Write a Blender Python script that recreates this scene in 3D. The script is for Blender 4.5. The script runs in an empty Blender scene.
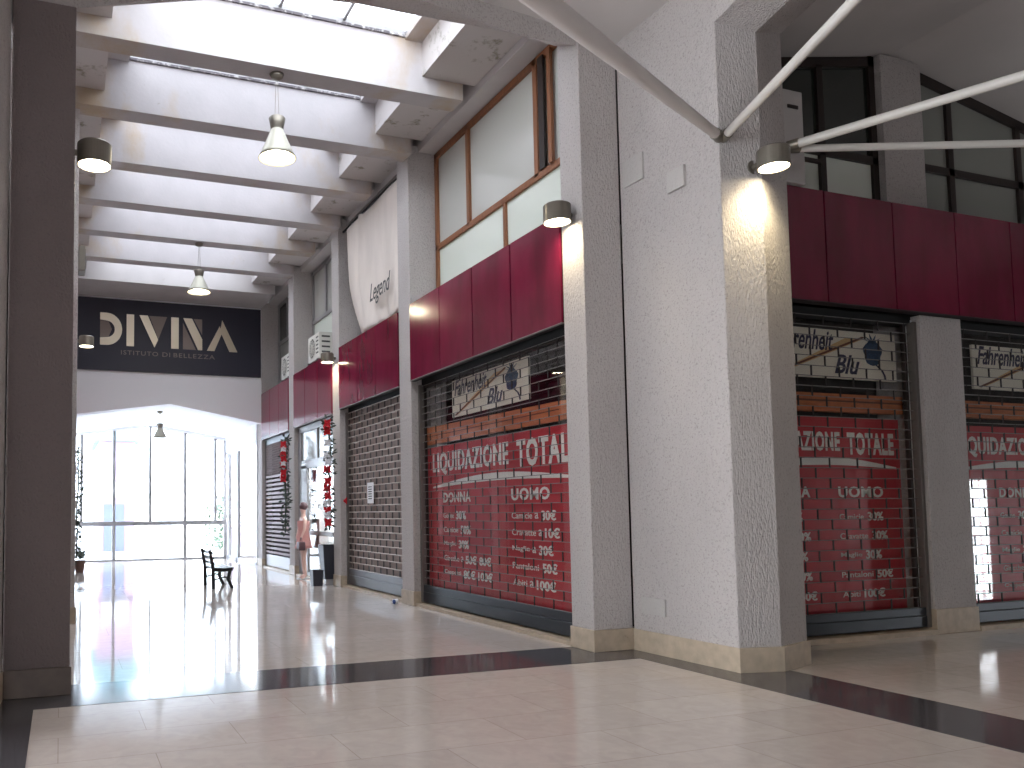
import bpy, bmesh, math, random
from mathutils import Vector, Matrix
random.seed(7)
PI = math.pi
scene = bpy.context.scene
COL = scene.collection

# ------------------------------------------------------------------ helpers
def lin(c):
    c = c / 255.0
    return c / 12.92 if c <= 0.04045 else ((c + 0.055) / 1.055) ** 2.4
def rgb(r, g, b): return (lin(r), lin(g), lin(b), 1.0)

class MB:
    """collects shapes that become one mesh"""
    def __init__(s): s.v = []; s.f = []; s.sm = []
    def add(s, vs, fs, smooth=False):
        o = len(s.v); s.v += [tuple(v) for v in vs]
        for f in fs: s.f.append(tuple(i + o for i in f)); s.sm.append(smooth)
        return s
    def box(s, x0, x1, y0, y1, z0, z1):
        if x0 > x1: x0, x1 = x1, x0
        if y0 > y1: y0, y1 = y1, y0
        if z0 > z1: z0, z1 = z1, z0
        vs = [(x0,y0,z0),(x1,y0,z0),(x1,y1,z0),(x0,y1,z0),(x0,y0,z1),(x1,y0,z1),(x1,y1,z1),(x0,y1,z1)]
        return s.add(vs, [(3,2,1,0),(4,5,6,7),(0,1,5,4),(1,2,6,5),(2,3,7,6),(3,0,4,7)])
    def loft(s, rings, caps=True, smooth=False):
        n = len(rings[0]); vs = [p for r in rings for p in r]; fs = []
        for k in range(len(rings) - 1):
            for i in range(n):
                a, b = k*n + i, k*n + (i+1) % n
                fs.append((a, b, b + n, a + n))
        s.add(vs, fs, smooth)
        if caps:
            s.add(rings[0], [tuple(range(n))[::-1]]); s.add(rings[-1], [tuple(range(n))])
        return s
    def prism_z(s, pts, z0, z1):
        return s.loft([[(x, y, z0) for x, y in pts], [(x, y, z1) for x, y in pts]])
    def prism_y(s, pts, y0, y1):       # pts are (x, z)
        return s.loft([[(x, y0, z) for x, z in pts], [(x, y1, z) for x, z in pts]])
    def prism_x(s, pts, x0, x1):       # pts are (y, z)
        return s.loft([[(x0, y, z) for y, z in pts], [(x1, y, z) for y, z in pts]])
    def tube(s, pts, r, n=10, caps=True, smooth=True):
        pts = [Vector(p) for p in pts]
        rr = r if isinstance(r, (list, tuple)) else [r] * len(pts)
        rings = []; prev = None
        for i, p in enumerate(pts):
            t = (pts[min(i+1, len(pts)-1)] - pts[max(i-1, 0)]).normalized()
            if prev is None:
                a = t.cross(Vector((0, 0, 1)))
                if a.length < 1e-3: a = t.cross(Vector((1, 0, 0)))
                a.normalize()
            else:
                a = (prev - t * prev.dot(t)).normalized()
            prev = a; b = t.cross(a)
            rings.append([tuple(p + rr[i] * (math.cos(2*PI*k/n) * a + math.sin(2*PI*k/n) * b)) for k in range(n)])
        return s.loft(rings, caps, smooth)
    def lathe(s, prof, c=(0, 0, 0), n=24, caps=False, smooth=True):   # prof (r, z)
        rings = [[(c[0] + r*math.cos(2*PI*k/n), c[1] + r*math.sin(2*PI*k/n), c[2] + z) for k in range(n)] for r, z in prof]
        return s.loft(rings, caps, smooth)
    def ball(s, c, r, sx=1, sy=1, sz=1, n=8, m=6):
        prof = [(max(1e-4, math.sin(PI*k/m)), -math.cos(PI*k/m)) for k in range(m+1)]
        rings = [[(c[0]+sx*r*p*math.cos(2*PI*k/n), c[1]+sy*r*p*math.sin(2*PI*k/n), c[2]+sz*r*q) for k in range(n)] for p, q in prof]
        return s.loft(rings, True, True)
    def build(s, name, mat, parent=None, bevel=0.0):
        me = bpy.data.meshes.new(name)
        off = world_loc(parent) if parent else Vector((0, 0, 0))
        me.from_pydata([tuple(Vector(v) - off) for v in s.v], [], s.f)
        for p, sm in zip(me.polygons, s.sm): p.use_smooth = sm
        bm = bmesh.new(); bm.from_mesh(me)
        bmesh.ops.recalc_face_normals(bm, faces=bm.faces[:]) if len(s.f) < 60000 else None
        bm.to_mesh(me); bm.free()
        me.materials.append(mat)
        o = bpy.data.objects.new(name, me); COL.objects.link(o)
        if parent: o.parent = parent
        if bevel > 0:
            m = o.modifiers.new('bevel', 'BEVEL'); m.width = bevel; m.segments = 2; m.limit_method = 'ANGLE'
        return o

def world_loc(o):
    v = Vector((0, 0, 0))
    while o: v += o.location; o = o.parent
    return v
def tag(o, label, cat, group=None, kind=None):
    o['label'] = label; o['category'] = cat
    if group: o['group'] = group
    if kind: o['kind'] = kind
    return o
def thing(name, label, cat, loc, group=None, rz=0):
    o = bpy.data.objects.new(name, None); COL.objects.link(o); o.location = loc
    o.empty_display_size = 0.1; o.rotation_euler = (0, 0, rz)
    return tag(o, label, cat, group)
def struct(name, mb, mat, parent=None, bevel=0.0):
    o = mb.build(name, mat, parent, bevel)
    if not parent: o['kind'] = 'structure'
    return o
def dup(root, loc, label, rz=None, group=None):
    r = root.copy(); COL.objects.link(r); r.location = loc; r['label'] = label
    if rz is not None: r.rotation_euler = (0, 0, rz)
    if group: r['group'] = group
    def rec(src, dst):
        for ch in [c for c in bpy.data.objects if c.parent == src]:
            c = ch.copy(); COL.objects.link(c); c.parent = dst; rec(ch, c)
    rec(root, r)
    return r

# ------------------------------------------------------------------ materials
def mat(name, col, rough=0.6, metal=0.0, spec=0.5, noise=None, bump=None, emit=None, coat=0, grime=None, endstain=None):
    m = bpy.data.materials.new(name); m.use_nodes = True
    nt = m.node_tree; b = nt.nodes['Principled BSDF']
    b.inputs['Base Color'].default_value = col
    b.inputs['Roughness'].default_value = rough
    b.inputs['Metallic'].default_value = metal
    b.inputs['Specular IOR Level'].default_value = spec
    if coat:
        b.inputs['Coat Weight'].default_value = coat; b.inputs['Coat Roughness'].default_value = 0.03
    tc = nt.nodes.new('ShaderNodeTexCoord')
    geo = nt.nodes.new('ShaderNodeNewGeometry')
    last = None
    if noise:                                   # (scale, strength, stretch)
        sc, st, vec = noise
        mp = nt.nodes.new('ShaderNodeMapping'); mp.inputs['Scale'].default_value = vec
        nt.links.new(geo.outputs['Position'], mp.inputs['Vector'])
        n = nt.nodes.new('ShaderNodeTexNoise'); n.inputs['Scale'].default_value = sc; n.inputs['Detail'].default_value = 6
        nt.links.new(mp.outputs[0], n.inputs['Vector'])
        r = nt.nodes.new('ShaderNodeMapRange'); r.inputs['From Min'].default_value = 0.3; r.inputs['From Max'].default_value = 0.7
        r.inputs['To Min'].default_value = 1 - st; r.inputs['To Max'].default_value = 1 + st
        nt.links.new(n.outputs['Fac'], r.inputs['Value'])
        mx = nt.nodes.new('ShaderNodeVectorMath'); mx.operation = 'SCALE'
        mx.inputs[0].default_value = col[:3]
        nt.links.new(r.outputs[0], mx.inputs['Scale'])
        nt.links.new(mx.outputs[0], b.inputs['Base Color']); last = mx.outputs[0]
    if grime:                                   # (scale, threshold, colour)
        sc, th, gc = grime
        n = nt.nodes.new('ShaderNodeTexNoise'); n.inputs['Scale'].default_value = sc; n.inputs['Detail'].default_value = 10
        n.inputs['Roughness'].default_value = 0.7
        nt.links.new(geo.outputs['Position'], n.inputs['Vector'])
        r = nt.nodes.new('ShaderNodeMapRange'); r.inputs['From Min'].default_value = th; r.inputs['From Max'].default_value = th + 0.12
        nt.links.new(n.outputs['Fac'], r.inputs['Value'])
        mx = nt.nodes.new('ShaderNodeMix'); mx.data_type = 'RGBA'
        mx.inputs[6].default_value = col
        if last: nt.links.new(last, mx.inputs[6])
        mx.inputs[7].default_value = gc
        nt.links.new(r.outputs[0], mx.inputs[0]); nt.links.new(mx.outputs[2], b.inputs['Base Color'])
    if endstain:
        sp = nt.nodes.new('ShaderNodeSeparateXYZ'); nt.links.new(geo.outputs['Position'], sp.inputs[0])
        d0 = nt.nodes.new('ShaderNodeMath'); d0.operation = 'SUBTRACT'; d0.inputs[1].default_value = 2.8; nt.links.new(sp.outputs[0], d0.inputs[0])
        d1 = nt.nodes.new('ShaderNodeMath'); d1.operation = 'ABSOLUTE'; nt.links.new(d0.outputs[0], d1.inputs[0])
        d2 = nt.nodes.new('ShaderNodeMapRange'); d2.inputs['From Min'].default_value = .9; d2.inputs['From Max'].default_value = 2.5; nt.links.new(d1.outputs[0], d2.inputs['Value'])
        n = nt.nodes.new('ShaderNodeTexNoise'); n.inputs['Scale'].default_value = 1.1; n.inputs['Detail'].default_value = 8; n.inputs['Roughness'].default_value = .62
        mp = nt.nodes.new('ShaderNodeMapping'); mp.inputs['Scale'].default_value = (1.3, 1, .8)
        nt.links.new(geo.outputs['Position'], mp.inputs['Vector']); nt.links.new(mp.outputs[0], n.inputs['Vector'])
        mu = nt.nodes.new('ShaderNodeMath'); mu.operation = 'MULTIPLY_ADD'; mu.inputs[1].default_value = .22
        nt.links.new(d2.outputs[0], mu.inputs[0]); nt.links.new(n.outputs['Fac'], mu.inputs[2])
        r = nt.nodes.new('ShaderNodeMapRange'); r.inputs['From Min'].default_value = .62; r.inputs['From Max'].default_value = .86; r.inputs['To Max'].default_value = .75
        nt.links.new(mu.outputs[0], r.inputs['Value'])
        mx = nt.nodes.new('ShaderNodeMix'); mx.data_type = 'RGBA'; mx.inputs[7].default_value = endstain
        src = b.inputs['Base Color'].links[0].from_socket
        nt.links.new(src, mx.inputs[6]); nt.links.new(r.outputs[0], mx.inputs[0]); nt.links.new(mx.outputs[2], b.inputs['Base Color'])
    if bump:                                    # (scale, strength, stretch)
        sc, st, vec = bump
        mp = nt.nodes.new('ShaderNodeMapping'); mp.inputs['Scale'].default_value = vec
        nt.links.new(geo.outputs['Position'], mp.inputs['Vector'])
        n = nt.nodes.new('ShaderNodeTexNoise'); n.inputs['Scale'].default_value = sc; n.inputs['Detail'].default_value = 4
        nt.links.new(mp.outputs[0], n.inputs['Vector'])
        bp = nt.nodes.new('ShaderNodeBump'); bp.inputs['Strength'].default_value = st; bp.inputs['Distance'].default_value = 0.02
        nt.links.new(n.outputs['Fac'], bp.inputs['Height']); nt.links.new(bp.outputs[0], b.inputs['Normal'])
    if emit:
        b.inputs['Emission Color'].default_value = emit[0]; b.inputs['Emission Strength'].default_value = emit[1]
    return m

def glass_mat(name, tint=(1, 1, 1, 1), refl=0.10, rough=0.02):
    m = bpy.data.materials.new(name); m.use_nodes = True; nt = m.node_tree
    nt.nodes.clear()
    out = nt.nodes.new('ShaderNodeOutputMaterial'); t = nt.nodes.new('ShaderNodeBsdfTransparent')
    g = nt.nodes.new('ShaderNodeBsdfGlossy'); g.inputs['Roughness'].default_value = rough
    t.inputs['Color'].default_value = tint
    lw = nt.nodes.new('ShaderNodeLayerWeight'); lw.inputs['Blend'].default_value = .5
    pw = nt.nodes.new('ShaderNodeMath'); pw.operation = 'POWER'; pw.inputs[1].default_value = 5.0
    ad = nt.nodes.new('ShaderNodeMath'); ad.operation = 'MULTIPLY_ADD'; ad.use_clamp = True; ad.inputs[1].default_value = .8; ad.inputs[2].default_value = refl * .5
    mx = nt.nodes.new('ShaderNodeMixShader')
    nt.links.new(lw.outputs['Facing'], pw.inputs[0]); nt.links.new(pw.outputs[0], ad.inputs[0]); nt.links.new(ad.outputs[0], mx.inputs[0])
    nt.links.new(t.outputs[0], mx.inputs[1]); nt.links.new(g.outputs[0], mx.inputs[2])
    nt.links.new(mx.outputs[0], out.inputs['Surface'])
    return m

ROUGHBUMP = (38, 0.55, (1, 1, 0.55))
M = {}
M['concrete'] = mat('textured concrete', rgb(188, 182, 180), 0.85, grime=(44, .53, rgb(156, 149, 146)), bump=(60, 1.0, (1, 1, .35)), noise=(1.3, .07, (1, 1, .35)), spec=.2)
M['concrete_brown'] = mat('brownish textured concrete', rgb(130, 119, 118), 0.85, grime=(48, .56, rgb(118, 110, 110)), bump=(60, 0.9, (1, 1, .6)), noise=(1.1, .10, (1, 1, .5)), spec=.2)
M['beam_white'] = mat('white painted plaster with water stains', rgb(182, 177, 178), 0.8, noise=(2.2, .05, (1, 1, 1)), grime=(7, .655, rgb(150, 142, 132)), spec=.2, bump=(18, .12, (1, 1, 1)), endstain=rgb(176, 152, 118))
M['beam_grey'] = mat('grey painted concrete', rgb(190, 185, 184), 0.8, noise=(2, .06, (1, 1, 1)), grime=(2.3, .66, rgb(120, 112, 96)), spec=.2)
M['slab_stained'] = mat('grey plaster with mould patches', rgb(196, 190, 188), 0.8, grime=(2.6, .57, rgb(120, 114, 92)), spec=.2)
M['plinth_dark'] = mat('dark brown stone plinth', rgb(112, 98, 90), 0.5, noise=(7, .15, (1, 1, 1)))
M['plinth'] = mat('beige travertine plinth', rgb(182, 166, 146), 0.45, noise=(9, .14, (1, 1, 1)), grime=(6, .66, rgb(120, 104, 86)))
M['ceiling'] = mat('off white ceiling paint', rgb(205, 200, 198), 0.9, noise=(.7, .06, (1, 1, 1)), spec=.2)
M['wall_white'] = mat('white wall paint', rgb(238, 238, 241), 0.8, spec=.2)
M['wall_dim'] = mat('dull brown grey wall', rgb(96, 90, 86), .85)  # dark tone chosen so unseen walls reflect less into the shop glass
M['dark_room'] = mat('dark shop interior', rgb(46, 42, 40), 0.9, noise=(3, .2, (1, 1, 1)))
M['maroon'] = mat('glossy maroon glass panel', rgb(112, 24, 52), 0.15, spec=.5, noise=(3.0, .28, (1, 1, .3)))
M['joint'] = mat('dark joint', rgb(34, 18, 24), .6)
M['orange_wood'] = mat('varnished brown window frame', rgb(132, 84, 54), .45, noise=(20, .15, (1, 1, .1)))
M['dark_frame'] = mat('dark brown window frame', rgb(40, 28, 24), .5)
M['grey_frame'] = mat('grey aluminium frame', rgb(150, 148, 148), .4, metal=.3)
M['white_frame'] = mat('pale aluminium frame', rgb(196, 196, 200), .4)
M['pane_upper'] = mat('reflection toned window pane', rgb(190, 190, 184), .05, spec=.8)  # grey base colour stands in for pale reflections in the glass
M['pane_lower'] = mat('pale opaque window panel', rgb(216, 222, 212), .12, spec=.6)
M['pane_dark'] = mat('dark window pane', rgb(46, 50, 46), .05, spec=.7)
M['pane_dim'] = mat('dim grey window panel', rgb(140, 142, 136), .15, spec=.5)
M['steel'] = mat('galvanised shutter steel', rgb(128, 124, 122), .45, metal=.4, spec=.4)
M['steel_pale'] = mat('pale shutter wires', rgb(184, 174, 166), .5, metal=.2, spec=.4)
M['steel_link'] = mat('dull shutter links', rgb(62, 56, 56), .6, metal=.2, spec=.3)
M['slat'] = mat('mauve grey shutter slats', rgb(150, 136, 138), .6, metal=.1, spec=.3)
M['steel_dark'] = mat('dark shutter steel', rgb(52, 56, 62), .4, metal=.4)
M['steel_mid'] = mat('grey shutter bottom bar', rgb(92, 90, 92), .4, metal=.4)
M['rail'] = mat('shutter guide rail metal', rgb(116, 110, 106), .45, metal=.5)
M['banner_red'] = mat('red printed vinyl', rgb(186, 36, 48), .38, spec=.5, noise=(2.5, .08, (1, 1, 1)))
M['letter_white'] = mat('white printed lettering', rgb(235, 232, 226), .45)
M['sign_white'] = mat('white sign board', rgb(232, 226, 210), .35)
M['ink_blue'] = mat('dark blue ink', rgb(32, 30, 66), .4)
M['rose_blue'] = mat('blue rose print', rgb(20, 58, 92), .4, noise=(30, .5, (1, 1, 1)))
M['ink_brown'] = mat('brown ribbon print', rgb(104, 52, 24), .4)
M['ink_gold'] = mat('cream ribbon print', rgb(214, 178, 128), .4)
M['wood_trim'] = mat('orange brown wood', rgb(184, 104, 56), .35, noise=(8, .2, (1, .3, 4)))
M['black'] = mat('black metal', rgb(14, 14, 15), .7)
M['lamp_grey'] = mat('brushed grey lamp metal', rgb(126, 120, 110), .35, metal=.6)
M['lamp_shade'] = mat('satin aluminium lamp shade', rgb(168, 164, 150), .4, metal=.4)
M['glow'] = mat('lit lamp glass', rgb(255, 240, 205), .5, emit=((1.0, .88, .62, 1), 9.0))
M['glow_dim'] = mat('weakly lit lamp glass', rgb(255, 240, 205), .5, emit=((1.0, .9, .66, 1), 1.6))
M['tube_white'] = mat('white painted steel tube', rgb(212, 208, 202), .35, spec=.5)
M['tube_grey'] = mat('grey painted steel strut', rgb(205, 198, 195), .45, spec=.4)
M['band'] = mat('polished dark grey marble', rgb(74, 72, 76), .10, noise=(3, .22, (1, 1, 1)), spec=.35)
M['sign_dark'] = mat('anthracite sign panel', rgb(44, 44, 58), .45)
M['gold'] = mat('champagne gold letters', rgb(226, 214, 190), .28, metal=.75)
M['gold_dull'] = mat('dull bronze letter infill', rgb(140, 128, 122), .5, metal=.3)
M['tarp'] = mat('creamy white tarpaulin', rgb(218, 208, 200), .75, noise=(1.8, .1, (1, 1, .35)), spec=.2)
M['ac'] = mat('white air conditioner casing', rgb(216, 214, 208), .5)
M['ac_dark'] = mat('dark fan opening', rgb(70, 68, 70), .6)
M['plastic_dark'] = mat('anthracite plastic planter', rgb(48, 50, 60), .45)
M['pink'] = mat('pink mannequin dress fabric', rgb(196, 140, 136), .7)
M['skin'] = mat('pale mannequin body', rgb(214, 176, 164), .5)
M['bag'] = mat('dark mauve handbag leather', rgb(92, 66, 70), .5)
M['red'] = mat('red felt', rgb(200, 20, 38), .6)
M['leaf'] = mat('dark green garland needles', rgb(70, 80, 72), .7, noise=(20, .3, (1, 1, 1)))
M['snow'] = mat('white frosted leaf', rgb(226, 226, 230), .7)
M['terracotta'] = mat('brown plant pot', rgb(112, 84, 76), .7)
M['plant'] = mat('grey green pot plant leaf', rgb(138, 148, 140), .6)
M['iron'] = mat('black painted bench slats', rgb(26, 24, 28), .4)
M['box_dark'] = mat('dull brown grey casing', rgb(120, 114, 104), .6)
M['gap_dark'] = mat('mould darkened flashing', rgb(92, 86, 90), .8, grime=(9, .5, rgb(190, 186, 184)))
M['paper'] = mat('white paper', rgb(238, 238, 240), .6)
M['paper_blue'] = mat('blue print on paper', rgb(40, 70, 130), .6)
M['plate'] = mat('painted over plaster plate', rgb(186, 182, 179), .85, grime=(48, .58, rgb(166, 160, 156)), bump=(60, .6, (1, 1, .35)))
M['plaque'] = mat('painted over cover plate', rgb(192, 188, 186), .75, bump=(30, .2, (1, 1, 1)))
M['glass'] = glass_mat('clear glazing')
M['glass_sky'] = glass_mat('dimming skylight glazing', tint=(.54, .545, .56, 1))  # tint put in to hold back daylight from the roof
M['glass_end'] = glass_mat('slightly tinted end glazing', tint=(.72, .76, .80, 1))  # tint put in to dim daylight from the far end
M['shop_glass'] = glass_mat('shop window glass', refl=.12)
M['out_wall'] = mat('pink rendered facade', rgb(150, 124, 140), .8)
M['out_roof'] = mat('blue grey roof', rgb(110, 142, 146), .8)
M['out_grey'] = mat('grey shutters', rgb(92, 96, 116), .8)
M['hedge'] = mat('green shrub leaves', rgb(112, 124, 104), .8, noise=(6, .4, (1, 1, 1)))
M['ground'] = mat('pale outdoor paving', rgb(226, 226, 224), .8, noise=(2, .05, (1, 1, 1)))
M['light_wall'] = mat('white lit shop interior', rgb(232, 236, 238), .7)
M['added_panel_light'] = mat('added shop light diffuser', rgb(255, 255, 255), .5, emit=((.93, .97, 1, 1), 7.0))  # glow of the added lamp in the door bay shop

# floor: large polished marble tiles
fm = bpy.data.materials.new('polished beige marble tiles'); fm.use_nodes = True
nt = fm.node_tree; b = nt.nodes['Principled BSDF']
geo = nt.nodes.new('ShaderNodeNewGeometry')
mp = nt.nodes.new('ShaderNodeMapping'); nt.links.new(geo.outputs['Position'], mp.inputs['Vector'])
br = nt.nodes.new('ShaderNodeTexBrick'); br.offset = 0.5
br.inputs['Scale'].default_value = 1.0; br.inputs['Brick Width'].default_value = 1.2; br.inputs['Row Height'].default_value = .6
br.inputs['Mortar Size'].default_value = .003; br.inputs['Mortar Smooth'].default_value = .2
br.inputs['Color1'].default_value = rgb(196, 186, 180); br.inputs['Color2'].default_value = rgb(190, 180, 174); br.inputs['Mortar'].default_value = rgb(164, 153, 146)
nt.links.new(mp.outputs[0], br.inputs['Vector'])
n1 = nt.nodes.new('ShaderNodeTexNoise'); n1.inputs['Scale'].default_value = 7.0; n1.inputs['Detail'].default_value = 9; n1.inputs['Distortion'].default_value = 1.1
nt.links.new(geo.outputs['Position'], n1.inputs['Vector'])
r1 = nt.nodes.new('ShaderNodeMapRange'); r1.inputs['From Min'].default_value = .3; r1.inputs['From Max'].default_value = .72
r1.inputs['To Min'].default_value = .93; r1.inputs['To Max'].default_value = 1.05
nt.links.new(n1.outputs['Fac'], r1.inputs['Value'])
vm = nt.nodes.new('ShaderNodeVectorMath'); vm.operation = 'SCALE'
nt.links.new(br.outputs['Color'], vm.inputs[0]); nt.links.new(r1.outputs[0], vm.inputs['Scale'])
nt.links.new(vm.outputs[0], b.inputs['Base Color'])
n2 = nt.nodes.new('ShaderNodeTexNoise'); n2.inputs['Scale'].default_value = 1.3; n2.inputs['Detail'].default_value = 3
nt.links.new(geo.outputs['Position'], n2.inputs['Vector'])
r2 = nt.nodes.new('ShaderNodeMapRange'); r2.inputs['To Min'].default_value = .045; r2.inputs['To Max'].default_value = .10
nt.links.new(n2.outputs['Fac'], r2.inputs['Value']); nt.links.new(r2.outputs[0], b.inputs['Roughness'])
b.inputs['Specular IOR Level'].default_value = .28
bp_ = nt.nodes.new('ShaderNodeBump'); bp_.inputs['Strength'].default_value = .05; bp_.inputs['Distance'].default_value = .01
n3 = nt.nodes.new('ShaderNodeTexNoise'); n3.inputs['Scale'].default_value = 1.6
nt.links.new(geo.outputs['Position'], n3.inputs['Vector']); nt.links.new(n3.outputs['Fac'], bp_.inputs['Height']); nt.links.new(bp_.outputs[0], b.inputs['Normal'])
M['floor'] = fm

# ------------------------------------------------------------------ text
def text_mesh(body, shear=0.0, bold=0.0, space=1.0):
    cu = bpy.data.curves.new('txt', 'FONT'); cu.body = body; cu.size = 1; cu.shear = shear; cu.offset = bold
    cu.space_character = space; cu.resolution_u = 3
    o = bpy.data.objects.new('txt', cu); COL.objects.link(o)
    bpy.context.view_layer.update()
    me = o.evaluated_get(bpy.context.evaluated_depsgraph_get()).to_mesh()
    vs = [(v.co.x, v.co.y) for v in me.vertices]; fs = [tuple(p.vertices) for p in me.polygons]
    bpy.data.objects.remove(o); bpy.data.curves.remove(cu)
    return vs, fs
def put_flat(mb, vs, fs, fn, depth=.004):
    """fn maps (u, v, w) to the world; w runs out of the board"""
    n = len(vs)
    top = [fn(u, v, depth) for u, v in vs]
    mb.add(top, fs)
    cnt = {}
    for f in fs:
        for i in range(len(f)):
            e = (f[i], f[(i+1) % len(f)]); cnt[e] = 1
    base = len(mb.v); bot = [fn(u, v, 0) for u, v in vs]
    mb.v += [tuple(p) for p in bot]
    for (a, b_) in cnt:
        if (b_, a) not in cnt:
            mb.f.append((base - n + a, base + a, base + b_, base - n + b_)); mb.sm.append(False)
def put_text(mb, body, u0, u1, v0, v1, fn, depth=.004, **k):
    vs, fs = text_mesh(body, **k)
    xs = [v[0] for v in vs]; ys = [v[1] for v in vs]
    ax, bx, ay, by = min(xs), max(xs), min(ys), max(ys)
    vs = [(u0 + (x-ax)/(bx-ax)*(u1-u0), v0 + (y-ay)/(by-ay)*(v1-v0)) for x, y in vs]
    put_flat(mb, vs, fs, fn, depth)
    return mb
def words(body, u0, u1, v0, v1, fn, name, mat_, parent, depth=.004, **k):
    """one part per word, laid out side by side"""
    ws = body.split(); u = u0
    cw = lambda w_: sum(.45 if c in 'IilJj1,.' else (1.25 if c in 'MWmw' else 1) for c in w_)
    unit = (u1-u0)/(sum(cw(w_) for w_ in ws) + .6*(len(ws)-1))
    for w_ in ws:
        put_text(MBX(name, mat_, parent), w_, u, u+unit*cw(w_)*.97, v0, v1, fn, depth, **k).done(); u += unit*(cw(w_)+.6)
class MBX(MB):
    def __init__(s, name, mat_, parent): MB.__init__(s); s.a = (name, mat_, parent)
    def done(s): return s.build(*s.a)
def poly(mb, pts, fn, depth=.004):
    put_flat(mb, pts, [tuple(range(len(pts)))], fn, depth); return mb
def stroke(mb, pts, w, fn, depth=.004):
    pts = [Vector(p) for p in pts]; L = []; R = []
    ww = w if isinstance(w, list) else [w]*len(pts)
    for i, p in enumerate(pts):
        t = (pts[min(i+1, len(pts)-1)] - pts[max(i-1, 0)]).normalized(); n_ = Vector((-t.y, t.x)) * ww[i]/2
        L.append(tuple(p+n_)); R.append(tuple(p-n_))
    for i in range(len(pts)-1): put_flat(mb, [R[i], R[i+1], L[i+1], L[i]], [(0, 1, 2, 3)], fn, depth)
    return mb

# ------------------------------------------------------------------ floor
struct('floor', MB().box(-14, 17.5, -9, 27.95, -.15, 0), M['floor'])
T = .003
struct('trim_1', MB().box(-1.06, 6.59, 6.935, 7.80, 0, T), M['band'])
struct('trim_2', MB().box(5.72, 6.59, .2, 6.935, 0, T), M['band'])
struct('trim_3', MB().box(-1.06, -.19, .2, 6.935, 0, T), M['band'])
struct('trim_4', MB().box(-1.06, 6.59, -.67, .2, 0, T), M['band'])

# ------------------------------------------------------------------ columns along both sides of the corridor
cols = [(7.39, 7.79), (12.10, 12.58), (15.72, 16.18), (19.20, 19.67), (22.60, 23.15)]
ordn = ['nearest the camera, beside the corner pillar', 'second from the corner pillar, left of the big red sale window',
        'third from the corner pillar, holding a round wall lamp', 'fourth from the corner pillar, beside the lattice shutter', 'at the far end under the dark gold lettered sign']
lights = []
def column(x0, x1, y0, y1, ztop, label, right=True, m='concrete'):
    c = thing('concrete_column', label, 'column', ((x0+x1)/2, (y0+y1)/2, 0), 'columns along the corridor')
    MB().box(x0, x1, y0, y1, .24, ztop).build('shaft', M[m], c, bevel=.008)
    e = .015
    MB().box(x0-e, x1+e, y0-e, y1+e, T+.001, .24).build('plinth', M['plinth' if m == 'concrete' else 'plinth_dark'], c, bevel=.004)
    return c
for (y0, y1), w in zip(cols, ordn):
    column(5.5, 6.15 if y0 > 8 else 6.01, y0, y1, 7.79 if y0 > 8 else 7.10, 'textured grey concrete column on the right, ' + w)
ordl = ['wide and dark at the left edge of the photo', 'second on the left side, just behind the wide dark one',
        'third on the left side with a small lit lamp', 'fourth on the left side, mostly hidden', 'fifth on the left side, mostly hidden under the dark sign']
for i, ((y0, y1), w) in enumerate(zip(cols, ordl)):
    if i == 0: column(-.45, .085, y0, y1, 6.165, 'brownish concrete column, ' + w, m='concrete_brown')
    else: column(-.5, .20, y0, y1, 7.79, 'grey concrete column, ' + w)

# ------------------------------------------------------------------ corner pillar (right) and its twin on the left
def pillar(pts, ztops, label, m='concrete'):
    cx = sum(p[0] for p in pts)/len(pts); cy = sum(p[1] for p in pts)/len(pts)
    c = thing('corner_pillar', label, 'pillar', (cx, cy, 0))
    MB().loft([[(x, y, .235) for x, y in pts], [(x, y, z) for (x, y), z in zip(pts, ztops)]]).build('shaft', M[m], c, bevel=.01)
    def grow(p, e=.018):
        d = Vector((p[0]-cx, p[1]-cy)); d = d * (1 + e*1.6/d.length); return (cx + d.x, cy + d.y)
    MB().prism_z([grow(p) for p in pts], T+.001, .235).build('plinth', M['plinth'], c, bevel=.004)
    return c
P = [(6.02, 7.385), (6.03, 7.15), (6.06, 5.97), (6.50, 5.885), (7.03, 6.06), (7.03, 7.0), (6.6, 7.385)]
pil = pillar(P, [7.88]*7, 'massive rough plastered corner pillar with a lit lamp, right of centre')
for ya, yb, z0, z1 in ((7.0, 7.33, 5.20, 5.50), (6.40, 6.64, 4.88, 5.10), (6.88, 7.24, .42, .60)):
    MB().box(6.012, 6.06, ya, yb, z0, z1).build('cover_plate', M['plate'], pil, bevel=.002)
PL = [(-.46, 7.385), (-.47, 7.2), (-.62, 5.97), (-1.1, 5.885), (-1.6, 6.06), (-1.6, 7.385)]
pillar(PL, [7.88]*6, 'rough plastered corner pillar cut by the left edge of the photo')

# ------------------------------------------------------------------ arch beams at the corridor mouths
def strip(mb, bot, top, y0, y1):
    mb.prism_y(bot + top[::-1], y0, y1)
ab = MB()
botL = [(-.6, 5.98), (.09, 6.17), (.85, 6.42), (1.6, 6.62), (2.4, 6.84), (3.0, 6.95), (3.65, 6.97), (4.8, 6.82), (5.49, 6.85)]
topL = [(-.6, 7.9), (5.49, 7.9)]
backL = [(-.6, 6.20), (.09, 6.41), (.85, 6.62), (1.6, 6.83), (2.4, 7.00), (3.0, 7.06), (3.65, 7.07), (4.8, 7.10), (5.49, 7.06)]
ringa = [[(x, 7.42, z) for x, z in botL] + [(x, 7.42, z) for x, z in topL[::-1]], [(x, 7.80, z) for x, z in backL] + [(x, 7.80, z) for x, z in topL[::-1]]]
ab.loft(ringa)
tag(ab.build('arch_beam', M['concrete'], bevel=.006), 'shallow grey arched beam across the top of the skylit corridor mouth', 'beam')
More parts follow.
